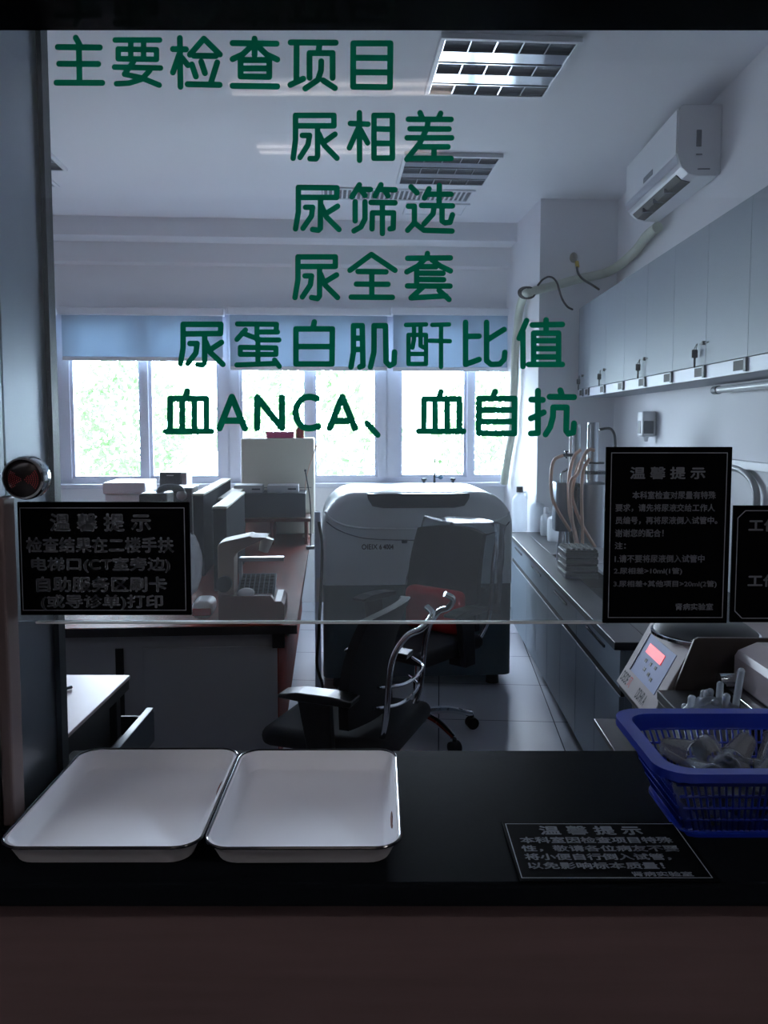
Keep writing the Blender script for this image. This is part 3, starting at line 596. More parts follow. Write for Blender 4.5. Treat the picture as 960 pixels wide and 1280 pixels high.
sv = 4.78
def SU(px, py): return S.at_v(px, py, sv)
t = T('water_still', 'steel water still with upright tubes and pink hoses beside the sink', 'still', S, (SU(735, 690)[0], sv, BT))
u0, u1 = SU(694, 650)[0], SU(713, 650)[0]; zt = SU(700, 603)[1]; zb = SU(700, 664)[1]
t.part('boiler_tank', MB().prism(rrect(u0, u1 + 0.02, sv - 0.02, sv + 0.13, 0.03), 'z', zb, zt, 0.004), mat('blue_grey_steel', (110, 120, 132), 0.3, 0.8))
t.part('tank_spout', MB().tube([(SU(702, 602)[0], sv, zt - 0.005), (SU(702, 590)[0], sv, zt + 0.05), (SU(709, 586)[0], sv, zt + 0.08)], 0.008), 'chrome')
t.part('tank_leg', MB().cyl((SU(702, 664)[0], sv + 0.01, zb), (SU(698, 676)[0], sv - 0.0, BT), 0.014), 'steel')
t.part('tank_leg', MB().cyl((u1, sv + 0.1, zb), (u1 + 0.01, sv + 0.1, BT), 0.012), 'steel')
vx = SU(746, 650)[0]; vr = SU(763, 650)[0] - vx
zv1 = SU(746, 603)[1]; 
t.part('vessel', MB().lathe([(0, 0.03), (vr, 0.03), (vr, zv1 - BT - 0.03), (vr * 0.96, zv1 - BT - 0.012), (vr * 0.5, zv1 - BT), (0, zv1 - BT + 0.004)], (vx, sv + 0.05, BT), 32), 'steel')
for a in (0.6, 2.5, 4.4): t.part('leg', MB().cyl((vx + vr * 0.8 * math.cos(a), sv + 0.05 + vr * 0.8 * math.sin(a), BT), (vx + vr * 0.8 * math.cos(a), sv + 0.05 + vr * 0.8 * math.sin(a), BT + 0.035), 0.012), 'dsteel')
t.part('small_vessel', MB().lathe([(0, 0.1), (0.04, 0.1), (0.04, 0.43), (0.02, 0.45), (0, 0.455)], (SU(721, 650)[0], sv + 0.03, BT), 24), 'dsteel')
for px, w_, top in ((723, 5.5, 530), (744.5, 7, 528)):
    a, z = SU(px, top); r = w_ * sv / F_PX
    t.part('column', MB().cyl((a, sv + 0.06, SU(px, 606)[1]), (a, sv + 0.06, z), r, seg=24), 'steel')
for px, top in ((714.5, 545), (737.5, 530)):
    a, z = SU(px, top); t.part('gauge_tube', MB().cyl((a, sv + 0.02, SU(px, 600)[1]), (a, sv + 0.02, z), 0.0085, seg=12), 'tube')
t.part('flange', MB().lathe([(0, 0), (0.075, 0), (0.075, 0.018), (0, 0.018)], (SU(746, 592)[0], sv + 0.05, SU(746, 593)[1]), 24), 'dsteel')
t.part('flange', MB().lathe([(0, 0), (0.06, 0), (0.06, 0.01), (0, 0.01)], (SU(745, 580)[0], sv + 0.05, SU(746, 580)[1]), 24), 'dsteel')
a, z = SU(708, 569); t.part('valve', MB().cyl((a - 0.025, sv, z), (a + 0.05, sv + 0.02, z), 0.009).cyl((a, sv, z - 0.02), (a, sv, z + 0.02), 0.006).box(a - 0.012, a + 0.012, sv - 0.006, sv + 0.006, z + 0.018, z + 0.026), 'dsteel')
t.part('outlet_pipe', MB().tube([(SU(752, 536)[0], sv + 0.06, SU(752, 537)[1]), (SU(766, 536)[0], sv + 0.06, SU(762, 536)[1]), (SU(772, 545)[0], sv + 0.06, SU(772, 547)[1]), (SU(772, 575)[0], sv + 0.06, SU(772, 575)[1])], 0.008), 'dsteel')
HO = [[(704, 569), (693, 575), (689, 592), (690, 620), (697, 638), (713, 664)], [(726, 562), (717, 572), (711, 600), (712, 640), (719, 665), (724, 690)], [(731, 570), (722, 584), (716, 610), (716, 625), (727, 655), (744, 684)],
      [(737, 573), (729, 590), (727, 620), (728, 660), (728, 690)], [(743, 563), (737, 562), (730, 570), (722, 592), (713, 604), (714, 640), (722, 690)]]
for k, h in enumerate(HO):
    off = sv - 0.04 - 0.022 * k
    pts = [S.at_v(x, y, off) for x, y in h]; t.part('hose', MB().tube([(p[0], off, max(p[1], BT + 0.012)) for p in pts], 0.0098, 10), 'hose')

# white tray by the still, seen beside the notice
tu, tv = S.at_h(752, 705, BT + 0.05)
solo('draining_board', 'white ribbed draining board standing beside the sink rack', 'draining board', MB().box(tu - 0.01, tu + 0.15, tv - 0.15, tv + 0.2, BT + 0.001, BT + 0.02, 0.004).box(tu, tu + 0.14, tv + 0.18, tv + 0.195, BT + 0.02, BT + 0.11, 0.003), 'white', S, (tu, tv, BT))

# ------------------------------------------------------------------ upper cabinets
cu = S.at_v(722, 497, bend - 0.0)[0]; zc0 = S.at_v(722, 497, bend)[1]
_, zc1 = S.at_v(716.7, 385.8, bend)
def VU(px): return S.at_u(px, 480, cu)[0]
edges = [2.02, VU(933) , VU(840), VU(779.5), VU(736.5), bend]
edges = [VU(933) - (VU(840) - VU(933)), VU(933), VU(840), VU(779.5), VU(736.5), bend]
UL = ['wall cabinet nearest the camera, at the right edge of the photo', 'wall cabinet with a key, second from the right edge of the photo', 'middle wall cabinet over the steel still, key in its lock', 'wall cabinet with a key, second from the column', 'narrow wall cabinet touching the column']
for i in range(5):
    y0, y1 = edges[i] + 0.001, edges[i + 1] - 0.001
    t = T('wall_cabinet', UL[i], 'cabinet', S, (cu + 0.15, (y0 + y1) / 2, zc0), 'pale wall cabinets over the right bench')
    t.part('carcass', MB().box(cu + 0.019, BW, y0, y1, zc0 + 0.001, zc1), 'cabinet')
    t.part('bottom_rail', MB().box(cu + 0.004, cu + 0.019, y0, y1, zc0, zc0 + 0.055), 'alu')
    ym = (y0 + y1) / 2; ds = ((y0, ym - 0.001), (ym + 0.001, y1))
    for k, (q0, q1) in enumerate(ds):
        d = t.part('door', MB().box(cu, cu + 0.018, q0, q1, zc0 + 0.058, zc1, 0.0015), 'cabinet')
        t.sub(d, 'grip_slot', MB().box(cu + 0.001, cu + 0.0038, q0 + 0.03, q0 + 0.13, zc0 + 0.012, zc0 + 0.05), 'recess')
        t.sub(d, 'grip_clip', MB().box(cu - 0.006, cu + 0.003, q0, q0 + 0.022, zc0 + 0.004, zc0 + 0.056, 0.002), 'greyd')
    lz = zc0 + 0.15
    lk = t.part('lock', MB().cyl((cu - 0.012, ym + 0.012, lz), (cu, ym + 0.012, lz), 0.009, seg=14).box(cu - 0.006, cu - 0.001, ym - 0.035, ym + 0.06, lz - 0.002, lz + 0.002), 'keygrey')
    if i < 5:
        ky = ym + 0.075
        t.sub(lk, 'key', MB().box(cu - 0.032, cu - 0.006, ky - 0.0015, ky + 0.0015, lz - 0.058, lz - 0.022, 0.004).box(cu - 0.023, cu - 0.015, ky - 0.0015, ky + 0.0015, lz - 0.10, lz - 0.056).tube([(cu - 0.024, ky, lz - 0.024), (cu - 0.012, ky - 0.006, lz + 0.002), (cu - 0.014, ky, lz - 0.024)], 0.0015, 6), 'keygrey')
# tube lamp under the cabinets, dispenser, pipes on the wall
lv = S.at_u(893, 488, SW - 0.06)
t = T('tube_lamp', 'slim tube lamp under the wall cabinets, unlit', 'lamp', S, (SW - 0.05, lv[0] - 0.4, lv[1]))
t.part('tube', MB().cyl((SW - 0.06, lv[0] - 0.9, lv[1]), (SW - 0.06, lv[0] - 0.05, lv[1]), 0.016, seg=16), 'tube')
t.part('end_socket', MB().cyl((SW - 0.06, lv[0] - 0.055, lv[1]), (SW - 0.06, lv[0], lv[1]), 0.02, seg=16), 'greyd')
t.part('batten', MB().box(SW - 0.045, SW - 0.003, lv[0] - 0.9, lv[0], lv[1] - 0.01, lv[1] + 0.018, 0.003), 'white')
dv, dz1 = S.at_u(806, 514, SW - 0.06); dz0 = S.at_u(806, 552, SW - 0.06)[1]
t = T('soap_dispenser', 'small white dispenser with a grey window on the right wall', 'dispenser', S, (SW, dv, dz0))
t.part('housing', MB().box(SW - 0.09, SW - 0.002, dv - 0.055, dv + 0.055, dz0 + 0.03, dz1, 0.012), 'white')
t.part('window', MB().box(SW - 0.0935, SW - 0.0885, dv - 0.03, dv + 0.03, dz0 + 0.05, dz1 - 0.06, 0.002).box(SW - 0.08, SW - 0.02, dv - 0.058, dv - 0.054, dz0 + 0.05, dz1 - 0.06, 0.001), 'greyd')
t.part('nozzle', MB().cyl((SW - 0.05, dv, dz0), (SW - 0.05, dv, dz0 + 0.035), 0.012, 0.02), 'white')
wu = SW - 0.025
def WP(px, py, u=None): u = wu if u is None else u; q = S.at_u(px, py, u); return (u, q[0], q[1])
solo('wall_conduit', 'grey conduit bending down the right wall behind the notices', 'pipe', MB().tube([WP(880, 584), WP(908, 584), WP(925, 587), WP(938, 598), WP(945, 615), WP(945.5, 640), WP(945.5, 700)], 0.016, 12), mat('grey_conduit', (150, 152, 156), 0.4), S, WP(945.5, 700))
solo('wall_trunking', 'white horizontal trunking on the right wall above the bent conduit', 'trunking', MB().box(SW - 0.03, SW - 0.002, 2.2, WP(880, 578)[1], WP(930, 584)[2] - 0.01, WP(930, 576)[2], 0.004), 'white', S, (SW, 3, WP(930, 578)[2] - 0.02))

# ------------------------------------------------------------------ air conditioner, pipe, cables
acu = SW - 0.215
a0 = S.at_u(848, 150, acu)[0]; a1, az0 = S.at_u(783, 266, acu); az0 = S.at_u(785, 272, acu + 0.1)[1] if False else S.at_v(921, 205, S.at_u(921, 205, SW)[0])[1]
az0 = 2.765; az1 = az0 + 0.34
prof = [(SW - 0.003, az0 + 0.012), (SW - 0.02, az0), (acu + 0.10, az0), (acu + 0.055, az0 + 0.012), (acu + 0.02, az0 + 0.045), (acu + 0.004, az0 + 0.09), (acu, az0 + 0.14), (acu, az1 - 0.03), (acu + 0.012, az1 - 0.006), (acu + 0.03, az1), (SW - 0.003, az1)]
t = T('air_conditioner', 'white wall split air conditioner above the wall cabinets', 'air conditioner', S, (SW - 0.1, (a0 + a1) / 2, az0))
t.part('body', MB().prism(prof, 'y', a0, a1, 0.004), 'acw')
t.part('front_panel', MB().prism([(acu - 0.006, az0 + 0.115), (acu - 0.006, az1 - 0.02), (acu + 0.002, az1 - 0.012), (acu + 0.002, az0 + 0.10)], 'y', a0 + 0.006, a1 - 0.006, 0.002), 'acw')
t.part('chrome_strip', MB().prism([(acu - 0.006, az0 + 0.105), (acu + 0.006, az0 + 0.062), (acu + 0.010, az0 + 0.066), (acu - 0.001, az0 + 0.107)], 'y', a0 + 0.004, a1 - 0.004), 'chrome')
sl = t.part('outlet', MB().prism([(acu + 0.026, az0 + 0.033), (acu + 0.053, az0 + 0.008), (acu + 0.098, az0 - 0.003), (acu + 0.1, az0 + 0.004), (acu + 0.04, az0 + 0.036)], 'y', a0 + 0.10, a1 - 0.04), 'recess')
mb = MB(); mb.prism([(acu + 0.052, az0 + 0.014), (acu + 0.056, az0 + 0.008), (acu + 0.060, az0 + 0.010), (acu + 0.056, az0 + 0.016)], 'y', a0 + 0.1, a1 - 0.04)
for k in range(1, 4): q = a0 + 0.1 + (a1 - a0 - 0.14) * k / 4; mb.box(acu + 0.03, acu + 0.09, q - 0.002, q + 0.002, az0 - 0.001, az0 + 0.022)
t.sub(sl, 'louver', mb, 'greyd')
t.part('display', MB().box(acu - 0.008, acu - 0.005, a0 + 0.38, a0 + 0.55, az0 + 0.12, az0 + 0.15, 0.001), 'greyd')
t.part('end_mark', MB().box(acu + 0.1, acu + 0.16, a0 - 0.002, a0 + 0.001, az0 + 0.03, az0 + 0.036).box(acu + 0.09, acu + 0.12, a0 - 0.002, a0 + 0.001, az0 + 0.1, az0 + 0.106).box(acu + 0.09, acu + 0.115, a0 - 0.002, a0 + 0.001, az0 + 0.14, az0 + 0.22), 'greyd')
def RP(px, py, v): q = R.at_v(px, py, v); return Vector((*R.xy(q[0], v), q[1]))
def SP_(px, py, u): q = S.at_u(px, py, u); return Vector((*S.xy(u, q[0]), q[1]))
pv = vc - 0.045
def RQ(px, py):
    q = R.at_u(px, py, uc - 0.05)
    if q[0] < VW - 0.1: return Vector((*R.xy(uc - 0.05, q[0]), q[1]))
    return RP(px, py, VW - 0.12)
pp = [SP_(822, 284, SW - 0.06), SP_(808, 296, SW - 0.06), SP_(792, 316, SW - 0.05), RP(762, 339, pv), RP(722, 349, pv), RP(690, 358, pv), RP(676, 361, pv - 0.0), RP(662, 366, vc - 0.02), RQ(656, 368), RQ(650, 385), RQ(647, 410), RQ(644, 440), RQ(643, 480), RQ(641, 510), RQ(640, 540), RQ(634, 575), RQ(630, 604)]
o = solo('insulated_pipe', 'pale wrapped pipe running from the air conditioner round the column', 'pipe', MB().tube(pp, 0.032, 12), 'wrap', F, tuple(pp[-1]))
b = MB()
for k in range(3): b.tube([RP(657 + 9 * math.cos(t_ * 0.7) + k * 1.5, 366 + 7 * math.sin(t_ * 0.7), vc - 0.02 - 0.02 * k) for t_ in range(10)], 0.007, 6, 3)
b.tube([RP(672, 357, pv - 0.05), RP(679, 349, pv - 0.05), RP(688, 346, pv - 0.05), RP(696, 353, pv - 0.06), RP(702, 372, pv - 0.05), RP(709, 383, pv - 0.03), RP(716, 387, pv - 0.02)], 0.0075, 8)
solo('black_cable', 'black cable coiled round the wrapped pipe at the column corner', 'cable', b, 'rubber', F, tuple(RP(657, 366, vc)))
t = T('cable_outlet', 'yellow tipped black cable hanging from a hole in the column', 'cable', F, tuple(RP(721, 328, vc - 0.01)))
t.part('plaster_patch', MB().sphere(RP(717, 322, vc - 0.004), 0.03, (1, 0.2, 1.3), 2), mat('rough_plaster', (150, 146, 136), 0.9, var=0.3))
t.part('connector', MB().cyl(RP(721, 327, vc - 0.03), RP(722, 334, vc - 0.04), 0.014), 'yellow')
t.part('lead', MB().tube([RP(721, 334, pv - 0.0), RP(723, 342, pv - 0.05), RP(730, 350, pv - 0.05), RP(740, 356, pv - 0.04), RP(749, 362, pv - 0.02)], 0.008, 8), 'rubber')

# ------------------------------------------------------------------ ceiling lamps and vents
def louver_lamp(u, v, label, name='ceiling_lamp'):
    t = T(name, label, 'ceiling lamp', R, (u, v, CEIL), 'square louvre lamps in the ceiling'); h = 0.3; zb = CEIL - 0.022
    mb = MB()
    for a in ((-h, h, -h, -h + 0.02), (-h, h, h - 0.02, h), (-h, -h + 0.02, -h + 0.02, h - 0.02), (h - 0.02, h, -h + 0.02, h - 0.02)): mb.box(u + a[0], u + a[1], v + a[2], v + a[3], zb - 0.003, CEIL - 0.001, 0.002)
    t.part('frame', mb, 'blindwhite')
    g = 0.28; rows = [(-g, -0.168), (-0.056, 0.056), (0.168, g)]
    for r0, r1 in rows:
        t.part('cell_trough', MB().box(u - g, u + g, v + r0, v + r1, CEIL - 0.004, CEIL - 0.001), 'cell')
        lv_ = MB()
        for k in range(6): x = u - g + 2 * g * k / 5; lv_.box(x - 0.003, x + 0.003, v + r0, v + r1, zb, CEIL - 0.004)
        for y in (r0, r1): lv_.box(u - g, u + g, v + y - 0.003, v + y + 0.003, zb, CEIL - 0.004)
        t.part('louver', lv_, 'louver')
    for y0, y1 in ((-0.164, -0.060), (0.060, 0.164)):
        pr = [(v + y0, zb + 0.004), (v + y1, zb + 0.004), (v + y1, CEIL - 0.001), (v + y0, CEIL - 0.001)]
        t.part('reflector', MB().prism(pr, 'x', u - g, u + g), 'louver')
def hc(corners):
    P = [R.at_h(x, y, CEIL - 0.02) for x, y in corners]; return sum(p[0] for p in P) / 4, sum(p[1] for p in P) / 4
u, v = hc([(552, 48), (728, 51), (677, 123), (535, 117)]); louver_lamp(u, v, 'large louvre lamp at the top of the photo, nearest ceiling lamp')
u2, v2_ = hc([(507, 196), (630, 196), (602, 231), (497, 230)]); louver_lamp(u2, v2_, 'farther louvre lamp behind the green character 差')
u, v = R.at_h(85, 214, CEIL - 0.02); louver_lamp(u - 0.3, v - 0.3, 'louvre lamp cut off by the left jamb')
def vent(px0, px1, pya, pyb, label, slats=True):
    y = (pya + pyb) / 2; uu1, va = R.at_h(px1, pyb, CEIL - 0.01); _, vb_ = R.at_h(px1, pya, CEIL - 0.01); uu0, _ = R.at_h(px0, y, CEIL - 0.01); v0, v1_ = min(va, vb_), max(va, vb_)
    t = T('ceiling_vent', label, 'vent', R, ((uu0 + uu1) / 2, (v0 + v1_) / 2, CEIL)); mb = MB(); z0 = CEIL - 0.012
    for a in ((uu0, uu1, v0, v0 + 0.025), (uu0, uu1, v1_ - 0.025, v1_), (uu0, uu0 + 0.025, v0 + 0.025, v1_ - 0.025), (uu1 - 0.025, uu1, v0 + 0.025, v1_ - 0.025)): mb.box(*a, z0, CEIL - 0.001, 0.002)
    t.part('frame', mb, 'blindwhite')
    if slats:
        t.part('backing', MB().box(uu0 + 0.025, uu1 - 0.025, v0 + 0.025, v1_ - 0.025, CEIL - 0.004, CEIL - 0.001), 'greyd')
        mb = MB(); n = int((uu1 - uu0) / 0.035)
        for k in range(n): x = uu0 + 0.03 + (uu1 - uu0 - 0.06) * k / n; mb.box(x, x + 0.012, v0 + 0.025, v1_ - 0.025, CEIL - 0.010, CEIL - 0.004)
        t.part('slat', mb, 'blindwhite')
    else: t.part('panel', MB().box(uu0 + 0.025, uu1 - 0.025, v0 + 0.025, v1_ - 0.025, CEIL - 0.006, CEIL - 0.001), 'ceil')
vent(398, 586, 239, 253, 'slatted ceiling vent behind the green character 筛')
vent(505, 579, 256, 270, 'plain ceiling access panel behind the slatted vent', False)
vent(5, 75, 224.5, 234.5, 'slatted ceiling vent cut off by the left jamb')

# ------------------------------------------------------------------ blinds
bv = VW - 0.06
for a, b_, bot, lab in ((40, 66.5, 449, 'sliver of blue roller blind at the far left of the windows'), (76.5, 278, 449.5, 'left wide blue roller blind'), (287, 484, 461.5, 'middle blue roller blind behind the seven green characters'), (491.5, 638, 462.5, 'right blue roller blind next to the wrapped pipe')):
    u0, z1_ = R.at_v(a, 393.5, bv); u1, _ = R.at_v(b_, 393.5, bv); z0_ = R.at_v((a + b_) / 2, bot, bv)[1]; zt_ = R.at_v((a + b_) / 2, 385, bv)[1]
    t = T('roller_blind', lab, 'blind', R, ((u0 + u1) / 2, bv, zt_), 'blue roller blinds')
    t.part('fabric', MB().box(u0, u1, bv - 0.001, bv + 0.001, z0_ + 0.01, z1_ + 0.02), 'blind')
    t.part('head_rail', MB().box(u0 - 0.015, u1 + 0.015, bv - 0.035, bv + 0.05, z1_, zt_, 0.008), 'blindwhite'); t.part('bottom_bar', MB().box(u0, u1, bv - 0.008, bv + 0.008, z0_ - 0.012, z0_ + 0.022, 0.004), 'blindwhite')

# ------------------------------------------------------------------ analyser
def bx(px, py, Y): return F.at_v(px, py, Y)
AV = 4.66
u0, zt = R.at_v(402, 616, AV); u1, _ = R.at_v(643, 640, AV); D_ = 0.72; uc_ = (u0 + u1) / 2
t = T('urine_analyzer', 'big grey rounded analyser standing on the floor before the windows', 'analyser', R, (uc_, AV + D_ / 2, 0))
zmid = R.at_v(520, 731, AV)[1]
sil = [(x, z) for x, z in rrect(u0, u1, zmid - 0.3, zt, 0.2, 10) if z > zmid + 0.002]; sil += [(u0 + 0.0, zmid + 0.002), (u1 - 0.0, zmid + 0.002)]
sil.sort(key=lambda p: math.atan2(p[1] - (zmid + 0.1), p[0] - uc_))
sh = MB(); n = len(sil)
secs = [(0.90, 0.0), (0.97, 0.018), (0.995, 0.05), (1.0, 0.10)]
b = sh.bm; loops = []
for sc_, dy in [(0.94, 0.0), (0.975, 0.015), (0.993, 0.045), (1, 0.1), (1, D_ - 0.04), (0.97, D_)]:
    loops.append([b.verts.new((uc_ + (x - uc_) * (1 - (1 - sc_) * 0.8), AV + dy, zmid + (z - zmid) * (1 - (1 - sc_) * 1.2))) for x, z in sil])
for A, B in zip(loops, loops[1:]):
    for i in range(n): b.faces.new((A[i], A[(i + 1) % n], B[(i + 1) % n], B[i]))
b.faces.new(loops[0][::-1]); b.faces.new(loops[-1]); bmesh.ops.recalc_face_normals(b, faces=b.faces[:])
t.part('upper_shell', sh.soft(), 'analyzer')
zf = 0.07
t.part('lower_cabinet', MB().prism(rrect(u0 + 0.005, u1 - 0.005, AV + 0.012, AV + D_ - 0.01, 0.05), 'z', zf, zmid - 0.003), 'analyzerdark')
for a, c_ in ((u0 + 0.1, AV + 0.1), (u1 - 0.1, AV + 0.1), (u0 + 0.1, AV + D_ - 0.1), (u1 - 0.1, AV + D_ - 0.1)): t.part('foot', MB().cyl((a, c_, 0), (a, c_, zf), 0.04, 0.035), 'black')
AP = lambda x, y, d=0.0: (R.at_v(x, y, AV - d)[0], AV - d, R.at_v(x, y, AV - d)[1])
t.part('hood_seam', MB().tube([AP(408, 652, 0.001), AP(420, 661, 0.002), AP(440, 669, 0.002), AP(462, 673.5, 0.002), AP(500, 675, 0.002), AP(540, 675, 0.002), AP(580, 673, 0.002), AP(610, 668, 0.002), AP(630, 659, 0.002), AP(637, 652, 0.001)], 0.0035, 6), 'greyd')
t.part('hood_ridge', MB().tube([AP(406, 640, 0.0), AP(416, 650, 0.004), AP(436, 658, 0.006), AP(470, 661, 0.006), AP(540, 661, 0.006), AP(590, 658, 0.006), AP(628, 648, 0.004), AP(637, 640, 0.0)], 0.006, 8), 'analyzer')
sx0, sx1 = AP(459, 625)[0], AP(587, 625)[0]; sz0_, sz1_ = AP(500, 635)[2], AP(500, 617)[2]
pts = [(sx0, sz1_), (sx0 + 0.004, sz1_ - 0.03), (sx0 + 0.03, sz0_ + 0.012), (sx0 + 0.09, sz0_), (sx1 - 0.09, sz0_), (sx1 - 0.03, sz0_ + 0.012), (sx1 - 0.004, sz1_ - 0.03), (sx1, sz1_)]
t.part('smoked_cover', MB().prism(pts, 'y', AV - 0.008, AV + 0.03), 'slot')
to3 = lambda a, b_: (a, AV - 0.0025, b_)
a, z0_ = R.at_v(452, 687, AV); c_, z1_ = R.at_v(472, 680, AV); lettering(t, 'OIEIX', (a, c_, z0_, z1_), to3, 'ink', 0.03)
a, z0_ = R.at_v(474, 687, AV); c_, z1_ = R.at_v(492, 680, AV); lettering(t, '6 4004', (a, c_, z0_, z1_), to3, 'ink', 0.05)
t.part('badge', MB().prism(rrect(AP(502, 676)[0], AP(509, 676)[0], AP(506, 679)[2], AP(506, 675)[2], 0.005), 'y', AV - 0.004, AV), 'slot')
# faucet behind it on the sill
fv = VW - 0.03
fx, fz = R.at_v(543, 606, fv)
t = T('lab_faucet', 'thin upright grey faucet on the window sill behind the analyser', 'faucet', R, (fx, fv, zsill))
t.part('spout', MB().tube([(fx, fv, zsill), (fx, fv, zsill + 0.12), (fx, fv, R.at_v(543, 564, fv)[1])], lambda q: 0.011 - 0.007 * q, 10, 4), 'dsteel')
for px, py in ((530, 605), (566, 605)): a, z = R.at_v(px, py, fv); t.part('knob', MB().cyl((a, fv, zsill), (a, fv, zsill + 0.035), 0.012).box(a - 0.022, a + 0.022, fv - 0.012, fv + 0.012, zsill + 0.02, zsill + 0.04, 0.004), 'dsteel')
a, z = R.at_v(549, 603, fv); t.part('valve_wheel', MB().sphere((a + 0.01, fv - 0.02, zsill + 0.05), 0.022, (1, 0.6, 1), 2).cyl((fx, fv, zsill + 0.05), (a + 0.01, fv - 0.02, zsill + 0.05), 0.006), mat('blue_knob', (60, 100, 130), 0.4))

# ------------------------------------------------------------------ chairs
def make_chair(name, label, x, y, rz, group, recline=0.22, back_h=0.52, arm_h=0.68, boff=0.0):
    t = T(name, label, 'chair', F, (x, y, 0), group, rz); K = dict(local=True)
    t.part('seat', MB().box(-0.24, 0.24, -0.24, 0.25, 0.43, 0.50, 0.035, 4), 'fabric', **K)
    # curved backrest leaning back, local +y is the way the sitter faces
    bm = MB(); nx, nz = 10, 8; G = [[], []]
    for s_, off in ((0, 0.0), (1, -0.035)):
        for j in range(nz + 1):
            row = []
            for i in range(nx + 1):
                a = -1 + 2 * i / nx; h = j / nz; wd = 0.235 - 0.03 * h * h - 0.02 * (1 - h)
                yy = -0.235 + boff - recline * h + 0.05 * a * a + 0.045 * math.sin(PI * h * 0.8) + off
                row.append(bm.bm.verts.new((a * wd, yy, 0.52 + back_h * h - 0.02 * a * a * h)))
            G[s_].append(row)
    for j in range(nz):
        for i in range(nx):
            bm.bm.faces.new((G[0][j][i], G[0][j][i + 1], G[0][j + 1][i + 1], G[0][j + 1][i])); bm.bm.faces.new((G[1][j][i], G[1][j + 1][i], G[1][j + 1][i + 1], G[1][j][i + 1]))
    for j in range(nz):
        for i in (0, nx): bm.bm.faces.new((G[0][j][i], G[0][j + 1][i], G[1][j + 1][i], G[1][j][i]))
    for i in range(nx):
        for j in (0, nz): bm.bm.faces.new((G[0][j][i], G[0][j][i + 1], G[1][j][i + 1], G[1][j][i]))
    bmesh.ops.recalc_face_normals(bm.bm, faces=bm.bm.faces[:]); bk = t.part('backrest', bm.soft(), 'fabric', **K)
    for s_ in (-1, 1):
        t.part('back_frame', MB().tube([(s_ * 0.16, -0.06, 0.42), (s_ * 0.17, -0.22 + boff * 0.5, 0.43), (s_ * 0.19, -0.34 + boff, 0.55), (s_ * 0.2, -0.31 - recline * 0.55 + boff, 0.52 + back_h * 0.6), (s_ * 0.19, -0.31 - recline + boff, 0.45 + back_h), (s_ * 0.16, -0.36 - recline + boff, 0.48 + back_h), (s_ * 0.13, -0.385 - recline + boff, 0.52 + back_h), (s_ * 0.11, -0.36 - recline + boff, 0.54 + back_h)], 0.011, 10), 'chrome', **K)
        ap = t.part('arm', MB().prism([(-0.06, 0.40), (0.02, 0.40), (0.07, arm_h - 0.03), (-0.045, arm_h - 0.03)], 'x', s_ * 0.285 - 0.018, s_ * 0.285 + 0.018, 0.006).box(min(s_ * 0.2, s_ * 0.3), max(s_ * 0.2, s_ * 0.3), -0.05, 0.02, 0.40, 0.43, 0.004), 'black', **K)
        t.sub(ap, 'arm_pad', MB().prism([(-0.13, arm_h - 0.03), (-0.135, arm_h - 0.008), (-0.05, arm_h), (0.06, arm_h), (0.13, arm_h - 0.012), (0.13, arm_h - 0.024), (0.05, arm_h - 0.03)], 'x', s_ * 0.285 - 0.04, s_ * 0.285 + 0.04, 0.005), 'armgrey', **K)
    for h in (0.2, 0.38):
        t.part('lumbar_band', MB().tube([(-0.19, -0.28 + boff - recline * h * 0.9, 0.52 + back_h * h), (-0.1, -0.345 + boff - recline * h, 0.515 + back_h * h), (0.1, -0.345 + boff - recline * h, 0.515 + back_h * h), (0.19, -0.28 + boff - recline * h * 0.9, 0.52 + back_h * h)], 0.006, 8), 'chrome', **K)
    t.part('gas_lift', MB().cyl((0, 0, 0.1), (0, 0, 0.28), 0.03).cyl((0, 0, 0.28), (0, 0, 0.43), 0.018), 'chrome', **K)
    t.part('hub', MB().cyl((0, 0, 0.07), (0, 0, 0.14), 0.045), 'chrome', **K)
    for k in range(5):
        a = 2 * PI * k / 5 + 0.35; c_, s_ = math.cos(a), math.sin(a)
        lg = t.part('leg', MB().tube([(0.03 * c_, 0.03 * s_, 0.115), (0.16 * c_, 0.16 * s_, 0.11), (0.29 * c_, 0.29 * s_, 0.075)], lambda q: 0.022 - 0.008 * q, 8), 'chrome', **K)
        t.sub(lg, 'caster', MB().cyl((0.29 * c_ - 0.022 * s_, 0.29 * s_ + 0.022 * c_, 0.03), (0.29 * c_ + 0.022 * s_, 0.29 * s_ - 0.022 * c_, 0.03), 0.03, seg=14).cyl((0.29 * c_, 0.29 * s_, 0.03), (0.29 * c_, 0.29 * s_, 0.072), 0.01), 'black', **K)
    return t
make_chair('office_chair', 'black office chair with chrome back frame just behind the counter, nearer of the two', -0.12, 2.90, math.radians(70), 'office chairs', 0.10, 0.40, 0.67, 0.14)
CX, CYY, CR = 0.17, 3.98, math.radians(140)
make_chair('office_chair', 'black office chair before the analyser, plastic draped on its back', CX, CYY, CR, 'office chairs', 0.1, 0.5, 0.68)
mC = Matrix.Translation((CX, CYY, 0)) @ Matrix.Rotation(CR, 4, 'Z')
mb = MB(); n = 40; rng = random.Random(3); loops = []
for j in range(9):
    h = j / 8; row = []
    for i in range(n):
        a = 2 * PI * i / n; sx_ = 0.30 - 0.05 * h; sy_ = 0.075 - 0.02 * h; k = 1 + 0.05 * math.sin(5 * a + 3 * h) + rng.uniform(-0.02, 0.02)
        row.append(mb.bm.verts.new(mC @ Vector((sx_ * k * math.copysign(abs(math.cos(a)) ** 0.6, math.cos(a)), -0.275 - 0.10 * h + sy_ * k * math.sin(a), 0.60 + 0.445 * h + 0.012 * math.sin(3 * a)))))
    loops.append(row)
for A, B in zip(loops, loops[1:]):
    for i in range(n): mb.bm.faces.new((A[i], A[(i + 1) % n], B[(i + 1) % n], B[i]))
